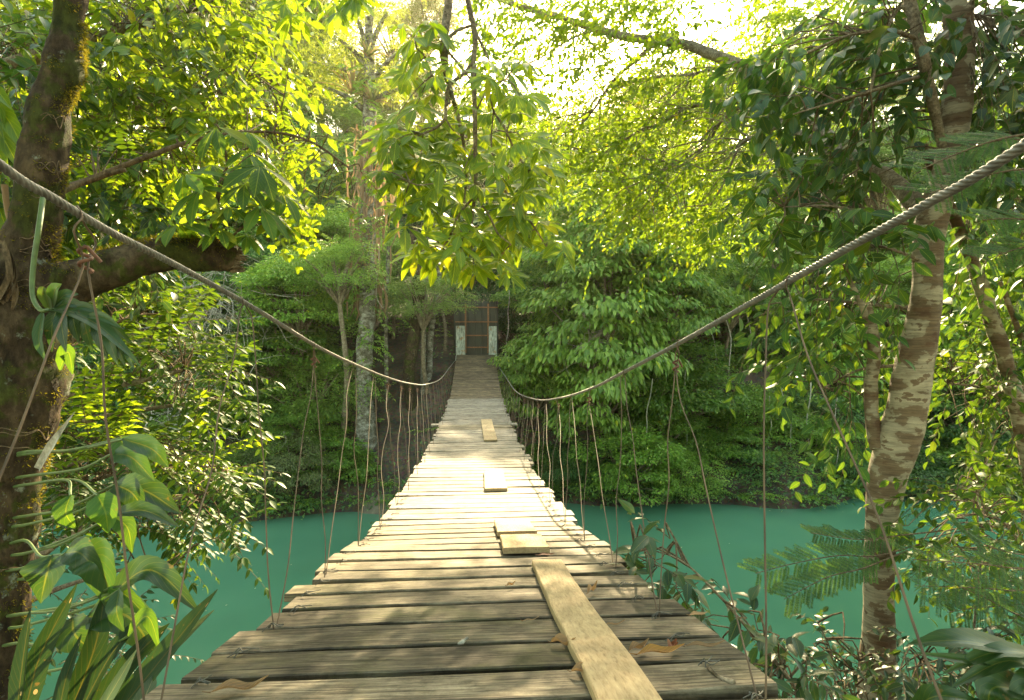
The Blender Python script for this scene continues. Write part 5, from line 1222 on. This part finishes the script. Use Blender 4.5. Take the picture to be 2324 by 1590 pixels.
ros = [(940, 100, 70), (975, 60, 60), (955, 150, 60), (1000, 170, 55), (925, 190, 62), (985, 225, 60), (1180, 80, 0), (1150, 170, 68), (1185, 150, 60), (1140, 215, 62), (1100, 175, 55), (1180, 230, 70), (1165, 270, 60), (1120, 270, 60),
       (945, 255, 68), (905, 270, 66), (870, 310, 70), (900, 330, 72), (940, 320, 76), (880, 360, 66), (985, 320, 72), (1000, 375, 80), (955, 370, 76), (1030, 340, 66), (1060, 300, 60), (915, 400, 64), (950, 425, 66), (890, 425, 60), (985, 440, 68), (915, 480, 60), (865, 400, 50),
       (1110, 320, 60), (1150, 345, 62), (1195, 330, 60), (1225, 350, 58), (1120, 385, 66), (1165, 410, 68), (1215, 400, 70), (1245, 380, 60), (1100, 440, 66), (1195, 450, 76), (1230, 440, 66), (1035, 430, 66), (1060, 480, 72), (1140, 480, 72),
       (990, 500, 68), (960, 545, 72), (1020, 530, 72), (985, 590, 66), (1040, 570, 70), (1080, 540, 70), (1110, 570, 68), (1075, 610, 60), (1150, 540, 72), (1190, 560, 78), (1225, 520, 68), (1245, 560, 62), (1180, 500, 64), (1130, 610, 55), (945, 590, 60), (1010, 600, 58), (1060, 380, 60), (1030, 270, 52), (1000, 110, 50), (1075, 230, 50)]
for n_, (x, y, r) in enumerate(ros):
    if not r: continue
    for q in range(2 if n_ % 2 else 3):
        D = K+RNG.uniform(-.45, .55); L = Leaves(); xx, yy = x+q*RNG.uniform(-30, 30), y-12+q*RNG.uniform(-25, 25)
        rosette(L, list(at(xx, yy, D)), (RNG.normal(0, .35), -.55+RNG.normal(0, .3), .75), r*RNG.uniform(.8, 1.08)*D/FPX, RNG.integers(6, 9), .24, .12); mb = MB(); L.to(mb, T_OBOV); part(mb, 'leaf', M['lf_lime'], hb)
mb = MB(); P0 = [Vector(at(x, y-12, K)) for x, y, r in ros if r]
tip = [at(s_[-1][0], s_[-1][1], s_[-1][2]) for s_ in stems]+[at(q[0], q[1], q[2]) for s_ in stems for q in s_[2:]]
for p in P0:
    o = min(tip, key=lambda a: (a-p).length); tube(mb, [o, o.lerp(p, .5)+Vector((0, 0, .02)), p], [.006, .0028], 4, 3, cap=False)
part(mb, 'twigs', M['limbbark'], hb)
# dark leaf tips at the very top
mass([(620, -40), (840, -40), (830, 20), (760, 40), (700, 70), (640, 40)], 4.4, 5, 24, 'rosette', .17, 'umbrella leaves poking in at the top edge, left of the hanging branch', T_OBOV, 'lf_lime', 62, name='leafy_branch', cat='branch', per=7, base=(700, -200, 4.6))

# --- right: patchy-barked tree with a long arching limb
pt_ = [(2172, -60, 4.3, 66), (2170, 0, 4.3, 66), (2178, 90, 4.3, 62), (2176, 170, 4.3, 64), (2172, 240, 4.3, 68), (2160, 330, 4.3, 60), (2140, 420, 4.3, 62), (2118, 480, 4.3, 76), (2106, 560, 4.3, 68), (2105, 640, 4.3, 66), (2096, 720, 4.3, 74), (2080, 800, 4.3, 84), (2068, 870, 4.3, 90), (2056, 940, 4.3, 92), (2036, 1010, 4.3, 100), (2014, 1080, 4.3, 88), (2004, 1150, 4.3, 78), (1998, 1230, 4.3, 70), (1994, 1320, 4.3, 68), (1994, 1420, 4.3, 74), (1993, 1500, 4.3, 84), (1992, 1570, 4.3, 92), (1994, 1640, 4.3, 94)]
b = at(1994, 1640, 4.3); gz = ground_z(b.x, b.y)
pt = root('patchy_barked_tree', (b.x, b.y, gz), 'tall tree with cream and brown patchy bark and a long arching limb, at the right', 'tree')
mb = MB(); P = [at(a, b_, c) for a, b_, c, w in pt_]+[Vector((b.x, b.y, gz-.3))]; R = [w/2*c/FPX for a, b_, c, w in pt_]+[.2]
tube(mb, P, [r*.93 for r in R], 32, 8, .06, 5, seed=5); part(mb, 'trunk', M['patchy'], pt)
arms = [[(2112, 500, 4.3, 52), (2070, 455, 4.5, 42), (2020, 405, 4.8, 34), (1965, 372, 5.2, 28), (1900, 330, 5.6, 28), (1840, 268, 5.9, 28), (1790, 222, 6.2, 27), (1740, 180, 6.4, 26), (1680, 148, 6.7, 25), (1610, 122, 7.0, 24), (1560, 103, 7.2, 22), (1490, 92, 7.4, 20), (1420, 84, 7.6, 19), (1340, 62, 7.8, 16), (1270, 40, 8.0, 14), (1190, 18, 8.2, 12), (1110, -8, 8.4, 9)],
        [(1965, 372, 5.2, 22), (1880, 335, 5.5, 17), (1810, 300, 5.8, 17), (1768, 275, 6.0, 14), (1735, 248, 6.2, 14), (1690, 232, 6.4, 12), (1620, 236, 6.7, 10), (1560, 245, 6.9, 8), (1510, 275, 7.1, 7), (1450, 300, 7.3, 6), (1390, 330, 7.5, 4), (1300, 340, 7.7, 3)],
        [(1740, 180, 6.4, 14), (1700, 140, 6.5, 9), (1640, 150, 6.7, 8), (1590, 165, 6.9, 7), (1540, 172, 7.1, 6), (1480, 176, 7.3, 4), (1400, 200, 7.5, 3)],
        [(1490, 95, 7.4, 12), (1440, 140, 7.4, 9), (1400, 175, 7.4, 7), (1370, 215, 7.4, 6), (1340, 260, 7.4, 4), (1300, 300, 7.4, 2)],
        [(1480, 90, 7.4, 9), (1410, 78, 7.6, 8), (1350, 70, 7.7, 6), (1290, 92, 7.9, 5), (1230, 130, 8, 3), (1180, 150, 8, 2)],
        [(1775, 282, 6.0, 9), (1720, 310, 6.0, 8), (1680, 330, 6.1, 7), (1640, 420, 6.1, 5), (1610, 470, 6.1, 3)],
        [(1700, 232, 6.3, 7), (1650, 260, 6.4, 6), (1600, 330, 6.5, 5), (1540, 370, 6.6, 4), (1470, 400, 6.8, 3), (1400, 410, 7, 2)]]
lp = []
for a_ in arms:
    mb = MB(); lp += [(p, 1) for p in limb(mb, a_, 12, 7, .08, 10)]; part(mb, 'limb', M['limbbark'], pt)
RNG = np.random.default_rng(71); L = Leaves(); L3 = Leaves(); wd = MB(); r2 = random.Random(71)
pts_ = [p for p, _ in lp]
# bare drooping twigs
for k in range(190):
    p = r2.choice(pts_[30:]); d = Vector((-.6+r2.gauss(0, .45), r2.gauss(0, .4), r2.gauss(-.35, .5))).normalized(); P = [p]; ln = r2.uniform(.5, 1.5)
    for q in range(7): d = (d+Vector((r2.gauss(-.05, .16), r2.gauss(0, .16), r2.gauss(-.05, .16)))).normalized(); P.append(P[-1]+d*ln/7)
    tube(wd, P, [r2.uniform(.006, .011), .002], 4, 2, cap=False)
    if r2.random() < .75:
        for q in (3, 5, 7): twig(L, P[q], d+Vector((r2.gauss(0, .5), r2.gauss(0, .5), 0)), .35, 8, .062, .3)
poly = [(1080, -40), (2050, -40), (1900, 250), (1780, 320), (1760, 480), (1660, 570), (1480, 540), (1330, 450), (1240, 400), (1180, 330), (1100, 200)]
for q in inpoly(poly, 3000, RNG):
    D = RNG.uniform(6.2, 9.6); p = at(q[0], q[1], D)
    nz = noise.noise(Vector((q[0]*.012, q[1]*.012, D*.5)))
    if nz < -.2 and r2.random() < .8: continue
    if 1120 < q[0] < 1470 and q[1] < 270 and r2.random() < (.08 if q[1] < 90 else .42): continue
    if 1560 < q[0] < 1720 and q[1] < 120 and r2.random() < .8: continue
    twig(L, p, (r2.gauss(-.5, .6), r2.gauss(0, .6), r2.gauss(-.1, .4)), .42, 13, .088, .3, .5, wd if r2.random() < .4 else None, .002)
mb = MB(); L.to(mb, T_MID); part(mb, 'crown', M['lf_canopy'], pt); part(wd, 'twigs', M['limbbark'], pt)

# dark big-leaved boughs in front of the patchy trunk
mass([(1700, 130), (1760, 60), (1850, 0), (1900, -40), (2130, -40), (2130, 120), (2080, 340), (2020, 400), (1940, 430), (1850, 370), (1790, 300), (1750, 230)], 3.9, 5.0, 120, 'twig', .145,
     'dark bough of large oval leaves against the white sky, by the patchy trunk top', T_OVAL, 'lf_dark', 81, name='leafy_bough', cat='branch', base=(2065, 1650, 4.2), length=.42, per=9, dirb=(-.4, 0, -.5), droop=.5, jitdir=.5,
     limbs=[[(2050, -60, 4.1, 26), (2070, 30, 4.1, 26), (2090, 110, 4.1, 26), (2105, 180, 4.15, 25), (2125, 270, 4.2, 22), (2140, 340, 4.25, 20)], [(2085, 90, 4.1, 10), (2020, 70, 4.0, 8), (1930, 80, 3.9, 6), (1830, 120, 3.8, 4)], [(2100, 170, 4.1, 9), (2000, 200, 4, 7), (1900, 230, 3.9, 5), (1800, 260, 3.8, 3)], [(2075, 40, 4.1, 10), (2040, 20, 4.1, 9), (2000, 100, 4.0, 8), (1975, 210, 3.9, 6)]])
mass([(1720, 400), (1800, 380), (1960, 430), (2060, 470), (2080, 600), (2000, 700), (1930, 620), (1850, 560), (1740, 520)], 3.6, 4.8, 52, 'twig', .13,
     'mid-height bough of green oval leaves crossing behind the right cable', T_OVAL, 'lf_mid', 82, name='leafy_bough', cat='branch', base=(2065, 1650, 4.2), length=.42, per=8, dirb=(-.5, 0, -.2), droop=.4, jitdir=.45, limbs=[[(2120, 520, 4.3, 12), (2020, 500, 4.2, 8), (1900, 470, 4.1, 6), (1780, 470, 4.0, 3)], [(2110, 600, 4.3, 9), (2000, 560, 4.2, 7), (1880, 560, 4.1, 4)]])
mass([(1740, 600), (1900, 600), (2060, 620), (2060, 800), (1990, 980), (1900, 1000), (1820, 880), (1700, 780)], 4.3, 5.4, 66, 'twig', .13,
     'loose leafy branches hanging left of the patchy trunk, beyond the right hanger wires', T_OVAL, 'lf_mid', 83, name='leafy_bough', cat='branch', base=(2000, 1650, 4.8), length=.45, per=8, dirb=(-.4, 0, -.4), droop=.45, jitdir=.5, limbs=[[(2060, 700, 4.4, 10), (1960, 690, 4.6, 7), (1850, 680, 4.8, 5), (1750, 690, 4.9, 3)], [(2040, 830, 4.4, 9), (1950, 840, 4.6, 6), (1870, 880, 4.8, 4)]])
# slim secondary stem
st = root('slim_tree', at(1990, 1030, 4.4), 'slim dark stem with cream patches forking just left of the patchy trunk', 'tree')
for s_ in ([(1995, 1020, 4.32, 34), (1980, 960, 4.4, 32), (1976, 880, 4.5, 30), (1984, 800, 4.5, 28), (1978, 740, 4.5, 24), (1968, 690, 4.5, 16)], [(1972, 740, 4.5, 16), (1955, 690, 4.5, 14), (1930, 640, 4.5, 10), (1915, 600, 4.5, 6)]):
    mb = MB(); limb(mb, s_, 16, 6, .15, 8); part(mb, 'stem', M['patchy'], st)
st2 = root('slim_tree', (at(2330, 1650, 4.9).x, 4.9, 1.2), 'leaning slender dark-barked tree at the right edge', 'tree')
for s_ in ([(2095, 330, 4.7, 18), (2130, 420, 4.7, 22), (2165, 490, 4.75, 24), (2200, 580, 4.8, 26), (2230, 660, 4.8, 32), (2262, 760, 4.85, 34), (2290, 850, 4.85, 34), (2318, 960, 4.9, 38), (2350, 1100, 4.9, 42), (2390, 1300, 4.9, 46), (2430, 1700, 4.9, 50)], [(2270, 640, 4.9, 8), (2300, 720, 4.9, 12), (2330, 800, 4.9, 14)]):
    mb = MB(); limb(mb, s_, 16, 6, .15, 8); part(mb, 'stem', M['patchy'], st2)
# right edge foliage
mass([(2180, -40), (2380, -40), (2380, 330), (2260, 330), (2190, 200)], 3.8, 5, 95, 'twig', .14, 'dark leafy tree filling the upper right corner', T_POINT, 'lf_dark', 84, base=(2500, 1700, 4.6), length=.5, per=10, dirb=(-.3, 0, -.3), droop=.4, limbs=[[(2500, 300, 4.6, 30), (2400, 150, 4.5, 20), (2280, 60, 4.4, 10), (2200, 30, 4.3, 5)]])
mass([(2170, 250), (2380, 300), (2380, 760), (2290, 760), (2190, 560), (2160, 400)], 4.6, 6.2, 130, 'twig', .13, 'green leafy branches behind the right end of the cable', T_OVAL, 'lf_mid', 85, base=(2600, 1700, 5.4), length=.5, per=9, dirb=(-.4, 0, -.3), droop=.4, name='leafy_tree', limbs=[[(2500, 600, 5.5, 26), (2380, 520, 5.4, 14), (2250, 470, 5.3, 8), (2180, 450, 5.3, 4)]])
mass([(2130, 760), (2380, 700), (2380, 1130), (2250, 1080), (2120, 960)], 4.8, 6.4, 130, 'twig', .115, 'bright leafy branches right of the patchy trunk, at middle height', T_OVAL, 'lf_bright', 86, base=(2600, 1700, 5.6), length=.5, per=9, dirb=(-.4, 0, -.2), droop=.35, name='leafy_tree', limbs=[[(2500, 900, 5.6, 26), (2380, 880, 5.5, 12), (2250, 880, 5.4, 7), (2150, 870, 5.3, 4)]])
mass([(2080, 1110), (2200, 1090), (2380, 1120), (2380, 1440), (2240, 1400), (2150, 1300), (2050, 1240)], 3.6, 5.0, 110, 'twig', .085, 'thin-branched shrub with light green leaves above the water at the right', T_OVAL, 'lf_bright', 87, base=(2500, 1700, 4.6), name='leafy_shrub', cat='shrub', length=.42, per=8, dirb=(-.5, 0, .1), droop=.3,
     limbs=[[(2500, 1480, 4.4, 14), (2330, 1250, 4.3, 7), (2250, 1170, 4.3, 6), (2150, 1180, 4.3, 3)], [(2240, 1640, 4.0, 6), (2210, 1460, 4.0, 6), (2225, 1300, 4.0, 5), (2220, 1120, 4.0, 3), (2260, 1000, 4.0, 2)], [(2500, 1500, 4.3, 12), (2400, 1330, 4.2, 7), (2200, 1270, 4.1, 4)]])
# feathery fronds: finely divided leaves
def feather(pw, D, label, spread=.16, n=13, mat='lf_fern', seed=1, group='feathery fronds of the mimosa-like shrub'):
    global RNG
    RNG = np.random.default_rng(seed); r2 = random.Random(seed); P = [at(x, y, D+dd) for x, y, dd in pw]
    t = root('feathery_frond', P[0], label, 'frond', group); mb = MB(); Q, _ = catmull(P, 8); tube(mb, Q, [.006, .002], 5, 1); part(mb, 'stalk', M['twigbark'], t)
    L = Leaves(); wd = MB()
    for i in np.linspace(len(Q)*.25, len(Q)-2, n):
        i = int(i); d = (Q[i+1]-Q[i-1]).normalized(); s_ = d.cross(Vector((0, 0, 1))).normalized()
        if s_.y < 0: s_ = -s_
        s_ = (s_*.75+Vector((0, 0, .62)))
        for q in (-1, 1):
            dd = d*.75+s_*q*.7+Vector((0, 0, r2.uniform(-.1, .08))); frond(L, Q[i], dd, (r2.gauss(0, .1), -.7, .7), spread*r2.uniform(.8, 1.2), 22, .021, .06, 1.0, .05, False, wd, .001)
    mb = MB(); L.to(mb, T_SLIM); part(mb, 'leaflets', M[mat], t, False); part(wd, 'ribs', M['twigbark'], t)
feather([(2090, 1235, .3), (1990, 1262, .1), (1900, 1262, 0), (1800, 1280, -.1), (1715, 1302, -.2)], 3.4, 'long level feathery frond over the water just left of the patchy trunk', .14, 20, seed=2)
feather([(2060, 1250, .2), (1960, 1290, 0), (1880, 1310, -.1), (1780, 1360, -.2)], 3.3, 'lower feathery frond drooping left of the patchy trunk', .12, 18, seed=3)
feather([(2140, 1205, .2), (2050, 1215, .1), (1950, 1225, 0), (1840, 1210, -.1)], 3.6, 'upper feathery frond crossing the patchy trunk', .12, 18, seed=4)
for k, (y0, y1, xx) in enumerate([(1290, 1270, 2070), (1340, 1330, 2080), (1400, 1300, 2100), (1370, 1390, 2150), (1260, 1200, 2190)]):
    feather([(2420, y0-30, .2), (2330, y0, .1), (2220, (y0+y1)/2, 0), (xx, y1, -.1)], 2.9+k*.15, 'feathery frond at the right edge above the water, '+['reaching farthest left', 'in the middle of the fan', 'rising from below', 'lowest of the fan', 'topmost of the fan'][k], .18, 12, seed=10+k)
for k, (x0, y0, x1, y1) in enumerate([(2360, 300, 2090, 385), (2380, 380, 2110, 440), (2380, 330, 2200, 330), (2400, 520, 2230, 500), (2400, 560, 2240, 590)]):
    feather([(x0, y0, .1), ((x0*2+x1)/3, (y0*2+y1)/3-12, 0), ((x0+2*x1)/3, (y0+2*y1)/3-10, 0), (x1, y1, -.1)], 2.3+.1*k, 'feathery frond near the cable at the upper right, '+['longest, along the cable', 'just under the first', 'topmost', 'below the cable', 'lowest of them'][k], .15, 12, seed=20+k)
# bottom right glossy shrub beside the deck
mass([(1430, 1230), (1520, 1220), (1600, 1330), (1720, 1420), (1860, 1540), (1880, 1640), (1760, 1620), (1640, 1480), (1560, 1380)], 2.3, 3.0, 46, 'twig', .105,
     'shrub with large glossy leaves growing up beside the right edge of the near deck', T_POINT, 'lf_gloss', 91, name='leafy_shrub', cat='shrub', base=(1880, 1700, 2.6), length=.26, per=7, dirb=(-.3, -.2, .3), droop=.3, jitdir=.6, wood='limbbark', upb=1.0,
     limbs=[[(1870, 1660, 2.6, 12), (1790, 1540, 2.6, 10), (1700, 1430, 2.6, 8), (1620, 1340, 2.6, 6), (1540, 1270, 2.6, 4), (1440, 1240, 2.6, 2)], [(1880, 1660, 2.5, 9), (1760, 1500, 2.5, 6), (1670, 1380, 2.5, 4)]])
mass([(1820, 1480), (1960, 1400), (1990, 1500), (1980, 1620), (1860, 1620)], 3.0, 3.7, 36, 'twig', .06, 'small-leaved shrub between the glossy shrub and the patchy trunk foot', T_OVAL, 'lf_gloss', 92, name='leafy_shrub', cat='shrub', base=(1900, 1700, 3.3), length=.3, per=8, dirb=(0, 0, .6), upb=1.0,
     limbs=[[(1900, 1700, 3.3, 6), (1890, 1500, 3.3, 4), (1850, 1400, 3.3, 2)], [(1920, 1700, 3.4, 6), (1950, 1500, 3.4, 3)]])
mass([(2040, 1480), (2330, 1430), (2380, 1640), (2040, 1640)], 2.6, 3.6, 50, 'twig', .085, 'low shrub of mixed dark leaves in the bottom right corner', T_POINT, 'lf_gloss', 93, name='leafy_shrub', cat='shrub', base=(2200, 1720, 3.2), length=.3, per=8, dirb=(-.2, 0, .3), upb=1.0,
     limbs=[[(2300, 1700, 3.1, 6), (2200, 1560, 3.1, 4), (2090, 1500, 3.1, 2)]])
bl = root('broad_leaf_plant', at(2420, 1640, 2.2), 'plant with long arching blades of dark and pale green leaves in the lower right corner', 'plant')
for (x0, y0, x1, y1, x2, y2, w, mt_) in [(2320, 1480, 2180, 1455, 2062, 1462, .10, 'lf_gloss'), (2330, 1500, 2200, 1500, 2075, 1482, .05, 'lf_gloss'), (2370, 1490, 2260, 1480, 2140, 1530, .07, 'lf_gloss'), (2380, 1550, 2290, 1500, 2160, 1560, .09, 'lf_gloss'), (2400, 1600, 2260, 1560, 2240, 1640, .14, 'lf_dark'), (2400, 1560, 2330, 1560, 2300, 1650, .12, 'lf_dark'), (2060, 1620, 2130, 1580, 2240, 1600, .09, 'lf_dark')]:
    big_leaf(at(x0, y0, 2.3), at(x1, y1, 2.2), at(x2, y2, 2.2), w, M[mt_], bl, facing=(0, -.55, 1))
for (x0, y0, x1, y1, x2, y2, w, mt_) in [(1710, 1560, 1640, 1510, 1625, 1480, .06, 'lf_dark')]:
    pass
# ------------------------------------------------------------------ light
SUN_EL, SUN_AZ = math.radians(29), math.radians(12)       # azimuth to the right of the bridge axis
sdir = Vector((math.sin(SUN_AZ)*math.cos(SUN_EL), math.cos(SUN_AZ)*math.cos(SUN_EL), math.sin(SUN_EL)))
ld = bpy.data.lights.new('sun', 'SUN'); ld.energy = 3.1; ld.angle = math.radians(.8); ld.color = (1, .82, .50)
lo = bpy.data.objects.new('sun', ld); COL.objects.link(lo); lo.rotation_euler = (-sdir).to_track_quat('-Z', 'Y').to_euler(); lo.location = (0, 0, 60)
w = bpy.data.worlds.new('World'); SC.world = w; w.use_nodes = True; nt = w.node_tree
sky = nt.nodes.new('ShaderNodeTexSky'); sky.sky_type = 'NISHITA'; sky.sun_disc = False
sky.sun_elevation = SUN_EL; sky.sun_rotation = SUN_AZ; sky.air_density = 1.2; sky.dust_density = 2.0; sky.ozone_density = 1.0
bg = nt.nodes['Background']; bg.inputs[1].default_value = .15; 
wm = nt.nodes.new('ShaderNodeMix'); wm.data_type = 'RGBA'; wm.blend_type = 'MULTIPLY'; wm.inputs[0].default_value = 1; wm.inputs[7].default_value = (1, .90, .60, 1)
nt.links.new(sky.outputs[0], wm.inputs[6]); nt.links.new(wm.outputs[2], bg.inputs[0])
SC.view_settings.view_transform = 'Standard'; SC.view_settings.look = 'None'; SC.view_settings.exposure = 2.95; SC.view_settings.gamma = 1
SC.cycles.max_bounces = 8; SC.cycles.diffuse_bounces = 4; SC.cycles.transmission_bounces = 6; SC.cycles.glossy_bounces = 3; SC.cycles.use_denoising = True
SC.cycles.caustics_reflective = False; SC.cycles.caustics_refractive = False

# haze: warm evening air over the river and the hill
mb = MB(); box(mb, (0, 45, 24.0), (190, 130, 53.0)); hz = mb.build('haze', None, smooth=False); tag(hz, kind='stuff')
m, nt, out = newmat('haze_air'); pv = nt.nodes.new('ShaderNodeVolumePrincipled'); pv.inputs['Density'].default_value = .00035
pv.inputs['Color'].default_value = (1, .95, .82, 1); pv.inputs['Anisotropy'].default_value = .75; nt.links.new(pv.outputs[0], out.inputs[1])
hz.data.materials.clear(); hz.data.materials.append(m)
SC.cycles.volume_bounces = 1
